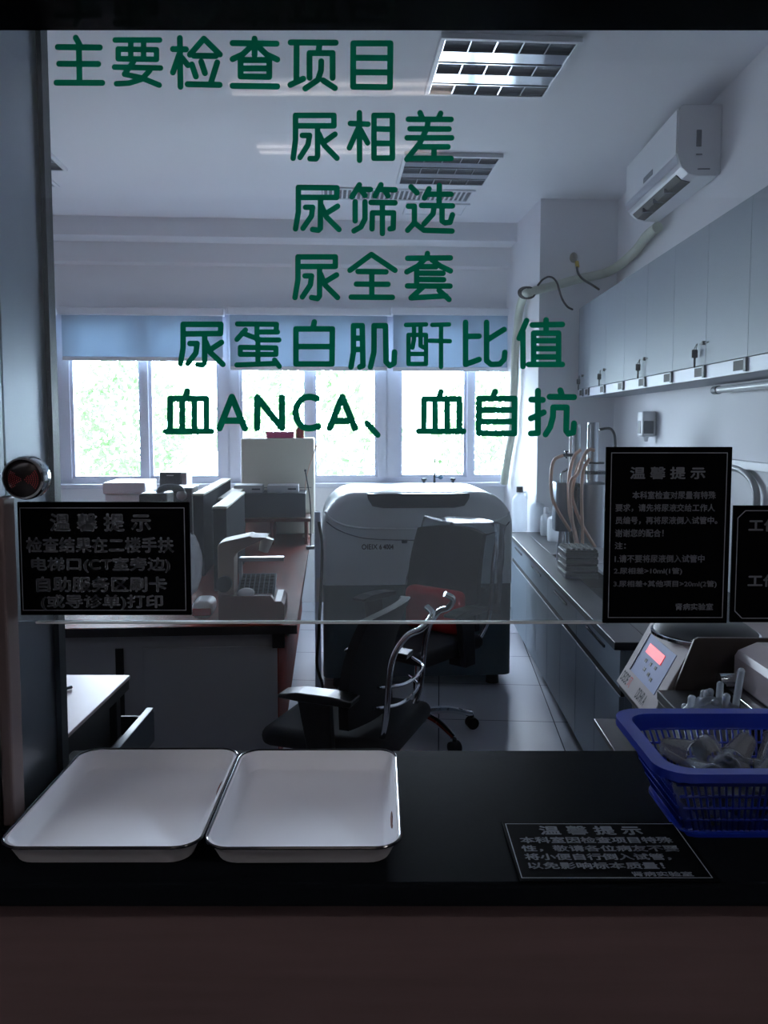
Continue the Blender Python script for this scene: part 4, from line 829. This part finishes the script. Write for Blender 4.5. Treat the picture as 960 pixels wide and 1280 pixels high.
mb.bm.faces.new(loops[-1])
solo('plastic_cover', 'clear crumpled plastic bag pulled over the far chair back', 'plastic bag', mb.soft(), clear('thin_plastic_film', (225, 232, 236), 1.0, 0.25, milky=0.05), F, tuple(mC @ Vector((0, -0.3, 0.6))))
b = MB(); b.box(-0.17, 0.17, -0.185, -0.09, 0.502, 0.72, 0.035, 4, mC)
solo('red_cushion', 'red cushion standing on the far chair seat against its back', 'cushion', b, 'red', F, tuple(mC @ Vector((0, -0.12, 0.502))))

# ------------------------------------------------------------------ island bench on the left
iu, iv = R.at_h(371, 781, BT); IE = 6.35; IL = -2.35
t = T('island_bench', 'long dark island bench with a grey end panel, lobby reflection painted red brown on its top', 'bench', R, ((iu + IL) / 2, (iv + IE) / 2, 0))
t.part('top', MB().box(IL, iu, iv, IE, BT - 0.035, BT, 0.003), 'redreflwood')  # red brown colour imitates the lobby reflected over the desk
t.part('edge_band', MB().box(IL, iu + 0.001, iv - 0.004, iv, BT - 0.036, BT - 0.002), 'black')
t.part('body', MB().box(IL + 0.02, iu - 0.10, iv + 0.06, IE - 0.02, 0.08, BT - 0.036), 'islandpanel')
t.part('plinth', MB().box(IL + 0.05, iu - 0.14, iv + 0.1, IE - 0.05, 0, 0.08), 'recess')
p0 = R.at_v(180, 850, iv + 0.055)[0]; p1 = R.at_v(347, 850, iv + 0.055)[0]; zp = R.at_v(250, 809, iv + 0.055)[1]
t.part('end_panel', MB().box(p0, p1, iv + 0.05, iv + 0.06, 0.1, zp, 0.002), 'islandpanel')
p2 = R.at_v(145, 850, iv + 0.055)[0]; p3 = R.at_v(155, 850, iv + 0.055)[0]
t.part('slot', MB().box(p2, p3, iv + 0.052, iv + 0.06, 0.3, zp, 0.001), 'recess')
t.part('bracket', MB().box(iu - 0.10, iu - 0.05, iv + 0.02, iv + 0.06, BT - 0.10, BT - 0.036, 0.003), 'black')
nd = 5
for k in range(nd):
    y0 = iv + 0.09 + (IE - iv - 0.14) * k / nd; y1 = iv + 0.09 + (IE - iv - 0.14) * (k + 1) / nd - 0.006
    dr = t.part('door', MB().box(iu - 0.10, iu - 0.08, y0, y1, 0.1, BT - 0.05, 0.003), 'redreflwood')
    t.sub(dr, 'door_knob', MB().sphere((iu - 0.07, y1 - 0.05, 0.55), 0.012, sub=2), 'steel')
# partitions
def partition(pa, pb, ya, za_px, label, v0, v1_):
    ua, zt_ = R.at_v(pa, za_px, v0); ub, _ = R.at_v(pb, za_px, v0)
    t = T('desk_partition', label, 'partition', R, ((ua + ub) / 2, (v0 + v1_) / 2, BT), 'desk partitions on the island bench')
    t.part('panel', MB().box(ua + 0.004, ub - 0.004, v0, v1_, BT + 0.0005, zt_ - 0.012, 0.002), 'partition'); t.part('top_edge', MB().box(ua, ub, v0 - 0.003, v1_, zt_ - 0.012, zt_, 0.003), 'partitionedge')
partition(265, 284, 0, 633, 'nearer dark partition with a cream top edge on the island bench', 3.9, 4.75)
partition(272, 290, 0, 622.5, 'farther dark partition with a cream top edge on the island bench', 4.80, 5.6)
partition(240, 255, 0, 617, 'slim dark partition just right of the landscape notice', 4.3, 5.5)
# far riser with boxes
rv0 = 5.45; ra, rz1 = R.at_v(288, 617, rv0); rb, _ = R.at_v(388, 640, rv0); rz0 = R.at_v(340, 645, rv0)[1]
t = T('desk_riser', 'dark shelf riser across the island bench, small white boxes on it', 'shelf', R, ((ra + rb) / 2, rv0 + 0.15, BT))
t.part('back_panel', MB().box(ra, R.at_v(382, 640, rv0)[0], rv0, rv0 + 0.02, rz0 - 0.01, rz1, 0.002), 'greyd')
t.part('shelf_board', MB().box(ra, rb, rv0 - 0.05, rv0 + 0.28, rz0 - 0.035, rz0 - 0.012, 0.003), 'brownfront')
t.part('top_board', MB().box(ra, R.at_v(382, 640, rv0)[0], rv0 + 0.02, rv0 + 0.28, rz1 - 0.02, rz1, 0.003), 'greyd')
for q in (ra + 0.02, (ra + rb) / 2, rb - 0.04): t.part('upright', MB().box(q, q + 0.02, rv0 - 0.04, rv0 + 0.26, BT, rz0 - 0.035), 'redreflwood')
for pa, pb, lab in ((292, 328, 'left small white card box on the riser, before the cream cabinet'), (334, 373, 'right small white card box on the riser, before the cream cabinet')):
    a, zt_ = R.at_v(pa, 606.5, rv0 + 0.05); b_, _ = R.at_v(pb, 606.5, rv0 + 0.05)
    t = T('reagent_box', lab, 'box', R, ((a + b_) / 2, rv0 + 0.1, rz1), 'white boxes on the riser')
    t.part('carton', MB().box(a, b_, rv0 + 0.04, rv0 + 0.2, rz1 + 0.0005, max(zt_, rz1 + 0.03), 0.003), 'card'); t.part('label_mark', MB().box(b_ - 0.07, b_ - 0.015, rv0 + 0.0388, rv0 + 0.04, rz1 + 0.02, rz1 + 0.03), 'greyd')
# cream cabinet + pink box + red bottle
cv = 5.78; ca, cz1 = R.at_v(301, 548, cv); cb, _ = R.at_v(392.5, 548, cv)
t = T('cream_cabinet', 'cream instrument cabinet standing at the window end of the island bench', 'cabinet', R, ((ca + cb) / 2, cv + 0.2, BT))
t.part('housing', MB().box(ca, cb, cv, cv + 0.4, BT + 0.02, cz1, 0.012, 3), 'cream'); t.part('seam', MB().box(ca + 0.02, cb - 0.02, cv - 0.002, cv + 0.001, (BT + cz1) / 2, (BT + cz1) / 2 + 0.004), 'greyd')
for q in (ca + 0.04, cb - 0.04):
    for y in (cv + 0.05, cv + 0.35): t.part('foot', MB().cyl((q, y, BT), (q, y, BT + 0.022), 0.018), 'black')
a, z = R.at_v(333, 542, cv + 0.1); b_, _ = R.at_v(367, 542, cv + 0.1)
t = T('magenta_box', 'flat magenta box lying on the cream cabinet', 'box', R, ((a + b_) / 2, cv + 0.15, cz1)); t.part('base', MB().box(a, b_, cv + 0.08, cv + 0.24, cz1 + 0.0005, cz1 + 0.03, 0.004), 'pink'); t.part('lid', MB().box(a - 0.003, b_ + 0.003, cv + 0.077, cv + 0.243, cz1 + 0.03, cz1 + 0.045, 0.004), 'pink')
a, z = R.at_v(375, 541, cv + 0.08)
t = T('red_bottle', 'short red bottle standing on the cream cabinet beside the magenta box', 'bottle', R, (a, cv + 0.08, cz1)); t.part('body', MB().lathe([(0, 0), (0.028, 0), (0.028, 0.06), (0.015, 0.075)], (a, cv + 0.08, cz1 + 0.0005), 20), 'red'); t.part('cap', MB().cyl((a, cv + 0.08, cz1 + 0.073), (a, cv + 0.08, cz1 + 0.095), 0.016), 'red')
# antenna rods
for (x0, y0_, x1, y1_, dv_, nm, lab) in ((388, 630, 381.5, 588, 5.2, 'thin_rod', 'thin dark rod leaning before the cream cabinet'), (405, 604, 395, 558, 5.755, 'wire_stand', 'thin pinkish wire rising right of the cream cabinet')):
    p, q = R.at_v(x0, y0_, dv_), R.at_v(x1, y1_, dv_)
    mb = MB().cyl((p[0] - 0.0, dv_, BT + 0.0005), (p[0], dv_, BT + 0.02), 0.03 if nm == 'thin_rod' else 0.025).tube([(p[0], dv_, BT + 0.02), (p[0], dv_, p[1]), (q[0], dv_, q[1])], 0.004, 6, 6).sphere((q[0], dv_, q[1]), 0.008, sub=2)
    if nm == 'wire_stand':
        mb = MB().tube([(iu - 0.03, dv_, BT + 0.002), (iu - 0.03, dv_, p[1]), (q[0], dv_, q[1])], 0.004, 6, 6).sphere((q[0], dv_, q[1]), 0.01, sub=2).cyl((iu - 0.03, dv_, BT + 0.0005), (iu - 0.03, dv_, BT + 0.015), 0.025)
    solo(nm, lab, 'rod', mb, 'greyd' if nm == 'thin_rod' else 'hose', R, (p[0], dv_, BT))
# slide scanner on the near end of the bench
dv0 = iv + 0.06
X = lambda px, py=720, v=dv0: R.at_v(px, py, v)[0]
Zz = lambda py, v=dv0, px=320: R.at_v(px, py, v)[1]
t = T('bench_reader', 'cream and brown bench reader with a curved arm at the near end of the island', 'lab instrument', R, (X(310), dv0 + 0.12, BT))
base = [(X(272), BT + 0.0005), (X(355), BT + 0.0005), (X(355), Zz(757)), (X(351), Zz(752)), (X(343), Zz(752)), (X(338), Zz(745)), (X(272), Zz(745))]
t.part('base', MB().prism(base, 'y', dv0, dv0 + 0.24, 0.003), 'brownfront')
arm = [(X(271.5), Zz(745)), (X(271.5), Zz(684)), (X(273), Zz(681)), (X(278), Zz(678)), (X(312), Zz(671)), (X(316), Zz(672.5)), (X(334), Zz(673)), (X(310), Zz(684)), (X(296), Zz(692)), (X(292), Zz(698)), (X(291.5), Zz(745))]
t.part('column_arm', MB().prism(arm, 'y', dv0 + 0.02, dv0 + 0.16, 0.004), mat('tan_plastic', (142, 120, 106), 0.5))
kx, kz = X(280), Zz(729.5); t.part('side_knob', MB().cyl((kx, dv0 - 0.015, kz), (kx, dv0 + 0.02, kz), 0.031, seg=24), 'black')
pn = t.part('key_panel', MB().box(-0.085, 0.07, -0.09, 0.09, -0.008, 0.008, 0.003, mtx=Matrix.Translation((X(320), dv0 + 0.13, Zz(740))) @ Matrix.Rotation(0.35, 4, 'X')), 'greyd')
mb = MB()
for i in range(7):
    for j in range(6): mb.box(-0.075 + i * 0.02, -0.06 + i * 0.02, -0.08 + j * 0.027, -0.06 + j * 0.027, 0.008, 0.012, mtx=Matrix.Translation((X(320), dv0 + 0.13, Zz(740))) @ Matrix.Rotation(0.35, 4, 'X'))
t.sub(pn, 'key', mb, 'black')['kind'] = 'stuff'
t.part('white_dial', MB().sphere((X(307), dv0 + 0.02, Zz(742)), 0.034, (1, 0.5, 0.6), 3), 'white')
t.part('stage', MB().box(X(293), X(352), dv0 + 0.16, dv0 + 0.2, Zz(702, dv0 + 0.16) , Zz(697, dv0 + 0.16), 0.003).box(X(293), X(297), dv0 + 0.165, dv0 + 0.195, Zz(745), Zz(702, dv0 + 0.16)), 'steel')
t.part('eyepiece', MB().cyl((X(325), dv0 + 0.18, Zz(698)), (X(331), dv0 + 0.18, Zz(680)), 0.02, 0.028), 'cream')
# crumpled bags left of it
def crumple(c, r, seed, sc=(1, 1, 1)):
    rng = random.Random(seed); mb = MB(); b = mb.bm; bmesh.ops.create_icosphere(b, subdivisions=4, radius=r)
    ph = [(Vector((rng.uniform(-1, 1), rng.uniform(-1, 1), rng.uniform(-1, 1))).normalized(), rng.uniform(4, 14), rng.uniform(0, 6)) for _ in range(9)]
    for v in b.verts:
        d = v.co.normalized(); k = 1 + sum(abs(math.sin(f * d.dot(a) + p)) for a, f, p in ph) * 0.05 - 0.2
        v.co = Vector((d.x * r * k * sc[0], d.y * r * k * sc[1], d.z * r * k * sc[2])) + Vector(c)
    return mb.soft()
a, z = R.at_v(250, 700, 3.75); solo('plastic_bag', 'crumpled white plastic bag between the landscape notice and the dark partition', 'bag', crumple((a - 0.05, 3.72, BT + 0.165), 0.105, 5, (0.55, 0.8, 1.25)), 'bag', R, (a, 3.72, BT))
a, z = R.at_v(262, 745, 3.45)
t = T('packet', 'small white packet with a red band lying by the bench reader', 'packet', R, (a - 0.02, 3.42, BT)); t.part('pouch', MB().box(a - 0.06, a + 0.025, 3.34, 3.50, BT + 0.0005, BT + 0.07, 0.025, 3), 'card'); t.part('red_band', MB().box(a - 0.055, a + 0.02, 3.336, 3.345, BT + 0.015, BT + 0.045, 0.003), 'red')
# printer, monitor and odds behind the left notice
pv0 = 5.9; a, zt_ = R.at_v(130, 603, pv0); b_, _ = R.at_v(180, 603, pv0)
t = T('printer', 'white flat printer on the island bench under the left window', 'printer', R, ((a + b_) / 2, pv0 + 0.2, BT))
t.part('housing', MB().box(a, b_, pv0, pv0 + 0.38, BT + 0.0005, zt_ - 0.09, 0.01), 'white'); t.part('scanner_lid', MB().box(a - 0.01, b_ + 0.01, pv0 - 0.01, pv0 + 0.39, zt_ - 0.085, zt_, 0.012), 'white')
t.part('paper_tray', MB().box(b_ + 0.005, b_ + 0.10, pv0 + 0.03, pv0 + 0.3, zt_ - 0.12, zt_ - 0.10, 0.003), 'white')
mv = 5.75; a, zt_ = R.at_v(199, 590.5, mv); b_, _ = R.at_v(226, 590.5, mv)
t = T('desktop_unit', 'dark grey desktop unit with a pale side in front of the left window', 'computer', R, ((a + b_) / 2, mv + 0.1, BT))
t.part('front_case', MB().box(a, b_, mv, mv + 0.03, BT + 0.0005, zt_, 0.006), 'greyd'); t.part('pale_case', MB().box(a + 0.004, b_ + 0.035, mv + 0.03, mv + 0.26, BT + 0.0005, zt_ - 0.003, 0.004), 'white'); t.part('badge', MB().box(a + 0.05, b_ - 0.05, mv - 0.001, mv + 0.001, zt_ - 0.025, zt_ - 0.018), 'white')
bv0 = 5.1; a, zt_ = R.at_v(205, 611.5, bv0); b_, _ = R.at_v(254, 611.5, bv0)
t = T('black_module', 'black flat module on the bench right of the desk phone', 'lab instrument', R, ((a + b_) / 2, bv0 + 0.12, BT)); t.part('case', MB().box(a, b_ - 0.07, bv0, bv0 + 0.25, BT + 0.0005, zt_, 0.006), 'black'); t.part('top_plate', MB().box(a - 0.005, b_ - 0.065, bv0 - 0.005, bv0 + 0.255, zt_, zt_ + 0.008, 0.002), 'greyd')
hv = 4.6; a, zt_ = R.at_v(173, 617, hv); b_, _ = R.at_v(202, 617, hv)
t = T('desk_phone', 'dark desk phone with a pale handset above the landscape notice', 'telephone', R, ((a + b_) / 2, hv + 0.08, BT)); t.part('body', MB().box(a, b_ + 0.03, hv, hv + 0.2, BT + 0.0005, zt_, 0.012), 'black')
hs = t.part('handset', MB().tube([(b_ - 0.03, hv + 0.06, zt_ - 0.02), (b_ - 0.01, hv + 0.06, zt_ + 0.02), (b_ + 0.04, hv + 0.06, zt_ + 0.03), (b_ + 0.09, hv + 0.06, zt_ + 0.02), (b_ + 0.11, hv + 0.06, zt_ - 0.02)], 0.02, 10), 'greyd'); t.sub(hs, 'earpiece', MB().sphere((b_ + 0.10, hv + 0.055, zt_ - 0.015), 0.03, (1, 0.8, 1), 2), 'card')
a, z = R.at_v(258, 622, 5.15)
solo('bench_cable', 'thin black cable looping over the partition beside the black module', 'cable', MB().tube([(R.at_v(243, 616, 5.15)[0], 5.15, R.at_v(243, 618, 5.15)[1]), (R.at_v(262, 617, 5.2)[0], 5.2, R.at_v(262, 617, 5.2)[1]), (R.at_v(271, 621, 5.3)[0], 5.3, R.at_v(271, 622, 5.3)[1]), (R.at_v(272, 640, 5.3)[0], 5.3, R.at_v(272, 640, 5.3)[1])], 0.008, 6), 'rubber', R, (a, 5.15, BT))
# added upright strip imitating the lit wall in the gap, with cables
gv = 4.3; ga = iu - 0.03
t = T('lit_gap_strip', 'added upright painted duct with black cables between island and analyser', 'gleam', R, (R.at_v(397, 700, gv)[0], gv, 0))
ux = R.at_v(398, 700, gv)[0]
t.part('gleam', MB().box(ux - 0.02, ux + 0.012, gv, gv + 0.03, 0, R.at_v(398, 640, gv)[1], 0.004), mat('lit_wall_blue', (190, 205, 232), 0.5)); t.part('cover', MB().box(ux - 0.012, ux + 0.024, gv - 0.006, gv, R.at_v(398, 752, gv)[1], R.at_v(398, 722, gv)[1], 0.002), 'card')
t.part('cable', MB().tube([(ux + 0.004, gv - 0.012, R.at_v(398, 652, gv)[1]), (ux + 0.02, gv - 0.014, R.at_v(400, 690, gv)[1]), (ux + 0.0, gv - 0.014, R.at_v(396, 790, gv)[1]), (ux - 0.01, gv - 0.016, R.at_v(392, 830, gv)[1]), (ux + 0.02, gv - 0.016, R.at_v(400, 860, gv)[1]), (ux, gv - 0.014, 0.01)], 0.008, 6), 'rubber')

# ------------------------------------------------------------------ left writing table with an open drawer
LT = Frame(math.atan2(-(493 - 480), F_PX)); LZ = 0.75
lu, lv1 = LT.at_h(163, 843.5, LZ)
t = T('writing_table', 'pale pink topped table with its drawer pulled out, behind the left jamb', 'table', LT, (lu - 0.3, lv1 - 0.35, 0))
t.part('top', MB().box(lu - 0.7, lu, lv1 - 0.75, lv1, LZ - 0.012, LZ, 0.003), 'tabletop'); t.part('edge', MB().box(lu - 0.7, lu - 0.004, lv1 - 0.745, lv1 - 0.004, LZ - 0.045, LZ - 0.0125), 'black')
t.part('drawer_box', MB().box(lu - 0.62, lu - 0.02, lv1 - 0.65, lv1 - 0.14, LZ - 0.20, LZ - 0.046), 'black')
for a, b_ in ((lu - 0.68, lv1 - 0.73), (lu - 0.68, lv1 - 0.05), (lu - 0.07, lv1 - 0.73), (lu - 0.07, lv1 - 0.05)): t.part('leg', MB().box(a, a + 0.04, b_, b_ + 0.04, 0, LZ - 0.046, 0.003), 'black')
du, dvv = LT.at_h(188, 884, LZ - 0.10)
d = t.part('drawer', MB().box(lu - 0.018, du - 0.012, dvv - 0.42, dvv - 0.02, LZ - 0.19, LZ - 0.18).box(lu - 0.018, du - 0.012, dvv - 0.03, dvv - 0.02, LZ - 0.18, LZ - 0.12).box(lu - 0.018, du - 0.012, dvv - 0.42, dvv - 0.41, LZ - 0.18, LZ - 0.12), 'black')
t.sub(d, 'drawer_front', MB().box(du - 0.012, du + 0.012, dvv - 0.44, dvv, LZ - 0.21, LZ - 0.10, 0.003), mat('grey_drawer_front', (62, 68, 74), 0.35))
pu, pv_ = LT.at_h(76, 868, LZ)
t = T('pen', 'dark pen lying on the pale table at the left jamb', 'pen', LT, (pu, pv_, LZ)); t.part('barrel', MB().cyl((pu - 0.03, pv_ - 0.02, LZ + 0.006), (pu + 0.012, pv_ + 0.05, LZ + 0.006), 0.005, seg=10), 'greyd'); t.part('cap', MB().cyl((pu - 0.03, pv_ - 0.02, LZ + 0.006), (pu - 0.055, pv_ - 0.062, LZ + 0.006), 0.0058, seg=10), 'black')
mz = LZ; mu, mv_ = LT.at_h(76, 885, LZ)
solo('stapler_block', 'small dark stapler on the pale table at the left jamb', 'stapler', MB().box(mu - 0.08, mu + 0.005, mv_ - 0.02, mv_ + 0.02, LZ + 0.0005, LZ + 0.03, 0.01, 3).box(mu - 0.085, mu + 0.0, mv_ - 0.018, mv_ + 0.018, LZ + 0.034, LZ + 0.048, 0.006), 'black', LT, (mu, mv_, LZ))

# ------------------------------------------------------------------ side table with centrifuge, right
ST = 0.775
cu0, cv1 = S.at_h(770, 854, ST + 0.012)
t = T('side_table', 'dark side table with a shelf pulled out, in the corner beyond the basket', 'table', S, (cu0 + 0.45, 2.15, 0))
t.part('top', MB().box(cu0 + 0.03, BW, 1.72, cv1 + 0.08, ST - 0.03, ST, 0.003), 'black'); t.part('body', MB().box(cu0 + 0.06, BW - 0.02, 1.75, cv1 + 0.04, 0.05, ST - 0.031), 'recess'); t.part('plinth', MB().box(cu0 + 0.1, BW - 0.05, 1.8, cv1, 0, 0.05), 'recess')
su, sv1 = S.at_h(742, 898, ST - 0.10)
t.part('pull_out_shelf', MB().box(su, cu0 + 0.06, sv1 - 0.5, sv1, ST - 0.118, ST - 0.10, 0.002), mat('grey_brown_shelf', (58, 54, 54), 0.35))
ZB, ZT = ST + 0.012, S.at_v(814, 776, cv1)[1]
ut = S.at_v(814, 776, cv1)[0]; ur_, zr = S.at_v(782.5, 831, cv1); cv0 = cv1 - 0.32
t = T('centrifuge', 'grey beige bench machine with a red LED display on its sloping front', 'lab instrument', S, (cu0 + 0.25, cv1 - 0.16, ST))
t.part('housing', MB().prism([(cu0 + 0.012, ZB - 0.006), (cu0, ZB + 0.006), (ur_, zr), (ut, ZT), (ut + 0.40, ZT), (ut + 0.40, ZB - 0.006)], 'y', cv0, cv1, 0.003), 'beigebox')
for a in (cu0 + 0.06, ut + 0.34):
    for y in (cv0 + 0.04, cv1 - 0.04): t.part('foot', MB().cyl((a, y, ST), (a, y, ZB - 0.005), 0.018), 'black')
_, zE = S.at_v(870, 797, cv0 - 0.01); uE, _ = S.at_v(870, 797, cv0 - 0.012)
uE2, zE2 = S.at_v(842, 864, cv0 - 0.012)
t.part('end_plate', MB().prism([(uE2 - 0.03, ZB), (uE2, zE2), (uE - 0.004, zE - 0.006), (uE + 0.006, zE), (ut + 0.43, zE), (ut + 0.43, ZB)], 'y', cv0 - 0.012, cv0 - 0.002, 0.002), mat('dull_steel_plate', (84, 76, 72), 0.45, 0.4))
t.part('lid', MB().lathe([(0, 0.035), (0.11, 0.03), (0.135, 0.012), (0.135, 0)], (S.at_v(868, 800, cv1 - 0.16)[0] + 0.03, cv1 - 0.155, ZT), 36), 'black')
t.part('lid_ring', MB().lathe([(0.135, 0), (0.142, 0.0), (0.142, 0.008), (0.135, 0.010)], (S.at_v(868, 800, cv1 - 0.16)[0] + 0.03, cv1 - 0.155, ZT), 36), 'chrome')
# sloping face frame: q along -v (towards camera), s up the slope
sl_ = Vector((ut - ur_, 0, ZT - zr)); sl_n = sl_.normalized(); nrm = Vector((-sl_n.z, 0, sl_n.x))
def face(q, s, d=0.001): p = Vector((ur_, cv1, zr)) + sl_n * s + nrm * d; return (p.x, cv1 - q, p.z)
SL = sl_.length
def patch(q0, q1, s0, s1, d): mb = MB(); mb.quad([face(q0, s0, d), face(q1, s0, d), face(q1, s1, d), face(q0, s1, d)]); A = [face(q0, s0, 0), face(q1, s0, 0), face(q1, s1, 0), face(q0, s1, 0)]; B = [face(q0, s0, d), face(q1, s0, d), face(q1, s1, d), face(q0, s1, d)]; [mb.quad([A[i], A[(i + 1) % 4], B[(i + 1) % 4], B[i]]) for i in range(4)]; return mb
pnl = t.part('control_panel', patch(0.05, 0.27, 0.0, SL * 0.80, 0.0015), 'screen', False)
t.sub(pnl, 'led_display', patch(0.085, 0.215, SL * 0.47, SL * 0.66, 0.003), 'led', False)
t.sub(pnl, 'panel_edge', patch(0.046, 0.05, 0, SL * 0.8, 0.004), 'black', False)
for q, s in ((0.11, 0.32), (0.15, 0.33), (0.19, 0.34), (0.13, 0.18), (0.17, 0.16), (0.20, 0.12)): t.sub(pnl, 'button', patch(q, q + 0.014, SL * s, SL * s + 0.010, 0.0028), 'ink', False)
# lettering on the lower strip
lo = Vector((cu0, cv1, ZB + 0.006)); l_ = Vector((ur_ - cu0, 0, zr - ZB - 0.006)); ln_ = l_.normalized(); nn = Vector((-ln_.z, 0, ln_.x))
def low(a, b_): p = Vector((cu0, 0, ZB + 0.006)) + ln_ * b_ + nn * 0.0012; return (p.x, cv1 - a, p.z)
LL = l_.length
lettering(t, 'DE/DE', (0.018, 0.075, LL * 0.25, LL * 0.8), low, 'ink', 0.02); lettering(t, '风', (0.08, 0.105, LL * 0.25, LL * 0.8), low, 'redink', 0.0); lettering(t, 'DDHR A', (0.17, 0.245, LL * 0.2, LL * 0.75), low, 'ink', 0.02)
# black box before it
bu, bvv = S.at_h(822, 862, ST + 0.105)
t = T('black_case', 'flat black case lying before the machine with the red display', 'case', S, (bu + 0.06, bvv - 0.08, ST)); t.part('shell', MB().box(bu, bu + 0.12, bvv - 0.17, min(bvv, cv0 - 0.02), ST + 0.0005, ST + 0.08, 0.003), 'black'); t.part('lid', MB().box(bu - 0.002, bu + 0.122, bvv - 0.172, min(bvv, cv0 - 0.02) + 0.002, ST + 0.08, ST + 0.105, 0.003), 'black')
# heap of clear tips in a bag
ta, tz = F.at_v(893, 870, 1.79)
t = T('tube_bag', 'milky clear bag of plastic tubes heaped behind the blue basket', 'bag', F, (ta, 1.80, ST + 0.0))
t.part('film', crumple((ta, 1.80, ST + 0.078), 0.072, 11, (1.05, 0.8, 1.0)), 'bag')
rg = random.Random(4)
for k in range(16):
    x = ta + rg.uniform(-0.06, 0.06); y = 1.8 + rg.uniform(-0.04, 0.04); h = rg.uniform(0.125, 0.175) + (0.05 if k == 3 else 0); dx, dy = rg.uniform(-0.03, 0.03), rg.uniform(-0.02, 0.02)
    t.part('tube', MB().cyl((x, y, ST + 0.03), (x + dx, y + dy, ST + h), 0.008, seg=10, cap=False).sphere((x + dx, y + dy, ST + h), 0.008, sub=2), 'bag')
# white instrument with chrome base at the right edge
wu_, wz = S.at_v(930, 806, 1.95)
t = T('white_instrument', 'white rounded instrument on a chrome edged base at the right edge', 'lab instrument', S, (wu_ + 0.15, 1.95, ST))
wz1 = S.at_v(945, 808, 1.95)[1]; wz0 = S.at_v(940, 868, 1.9)[1]
wb = 1.86
t.part('base', MB().prism(rrect(wu_ - 0.03, wu_ + 0.32, 1.74, 2.02, 0.03), 'z', ST + 0.0005, wz0 - 0.012, 0.003), 'black')
t.part('chrome_trim', MB().prism(rrect(wu_ - 0.034, wu_ + 0.324, 1.736, 2.024, 0.033), 'z', wz0 - 0.012, wz0 - 0.004, 0.001), 'chrome')
t.part('cover', MB().prism([(wu_ - 0.005, wz0 - 0.003), (wu_ - 0.005, wz1 - 0.035), (wu_ + 0.004, wz1 - 0.02), (wu_ + 0.05, wz1), (wu_ + 0.30, wz1), (wu_ + 0.30, wz0 - 0.003)], 'y', 1.76, 2.0, 0.012), mat('pinkish_white_plastic', (158, 148, 148), 0.4))
t.part('latch', MB().cyl((wu_ - 0.05, 1.97, wz0 + 0.012), (wu_ - 0.005, 1.97, wz0 + 0.012), 0.018, seg=20), 'chrome')

# ------------------------------------------------------------------ lobby light fittings behind the camera; the side pair is added fill
for k, (x0, x1, y, lab) in enumerate(((-0.75, 0.35, -1.35, 'twin tube lobby ceiling light nearer the service window'), (-0.75, 0.35, -2.2, 'twin tube lobby ceiling light farther from the service window'), (-2.7, -1.6, -0.6, 'added twin tube fill light on the left side of the lobby'), (1.5, 2.6, -0.6, 'added twin tube fill light on the right side of the lobby'))):
    t = T('lobby_light', lab, 'ceiling lamp', F, ((x0 + x1) / 2, y, CEIL - 0.06), 'lobby ceiling lights'); t.part('housing', MB().box(x0, x1, y - 0.1, y + 0.1, CEIL - 0.04, CEIL - 0.001, 0.004), 'white')
    for d in (-0.05, 0.05): t.part('tube', MB().cyl((x0 + 0.03, y + d, CEIL - 0.055), (x1 - 0.03, y + d, CEIL - 0.055), 0.009, seg=12), 'filltube' if abs(x0) > 1 else 'tubeglow')

# ------------------------------------------------------------------ outside
struct('ground_outside', MB().box(-40, 40, 7.95, 60, -3.4, -3.3), 'ground')
def tree(x, y, h, r, seed, label):
    rg = random.Random(seed); t = T('tree', label, 'tree', F, (x, y, -3.3), 'trees outside the windows')
    t.part('trunk', MB().tube([(x, y, -3.3), (x + 0.1, y, -3.3 + h * 0.4), (x - 0.05, y + 0.1, -3.3 + h * 0.8)], lambda q: 0.16 - 0.1 * q, 8), 'bark')
    mb = MB()
    for i in range(1500):
        a = rg.uniform(0, 6.28); zz = rg.uniform(-1, 1); q = r * rg.uniform(0.3, 1) ** 0.5; s = math.sqrt(1 - zz * zz)
        c = Vector((x + q * s * math.cos(a), y + q * s * math.sin(a), -3.3 + h * 0.75 + q * zz * 1.1)); d1 = Vector((rg.uniform(-1, 1), rg.uniform(-1, 1), rg.uniform(-1, 1))).normalized() * 0.11; d2 = d1.orthogonal().normalized() * 0.06
        mb.quad([c - d1, c + d2, c + d1, c - d2])
    f = t.part('foliage', mb, 'leaf', False)
tree(-1.3, 14.5, 6.4, 1.7, 1, 'green tree outside the middle window'); tree(2.6, 17.0, 6.0, 1.6, 2, 'pale tree outside the right window'); tree(-5.6, 18.0, 6.4, 1.5, 3, 'faint tree outside the left window')
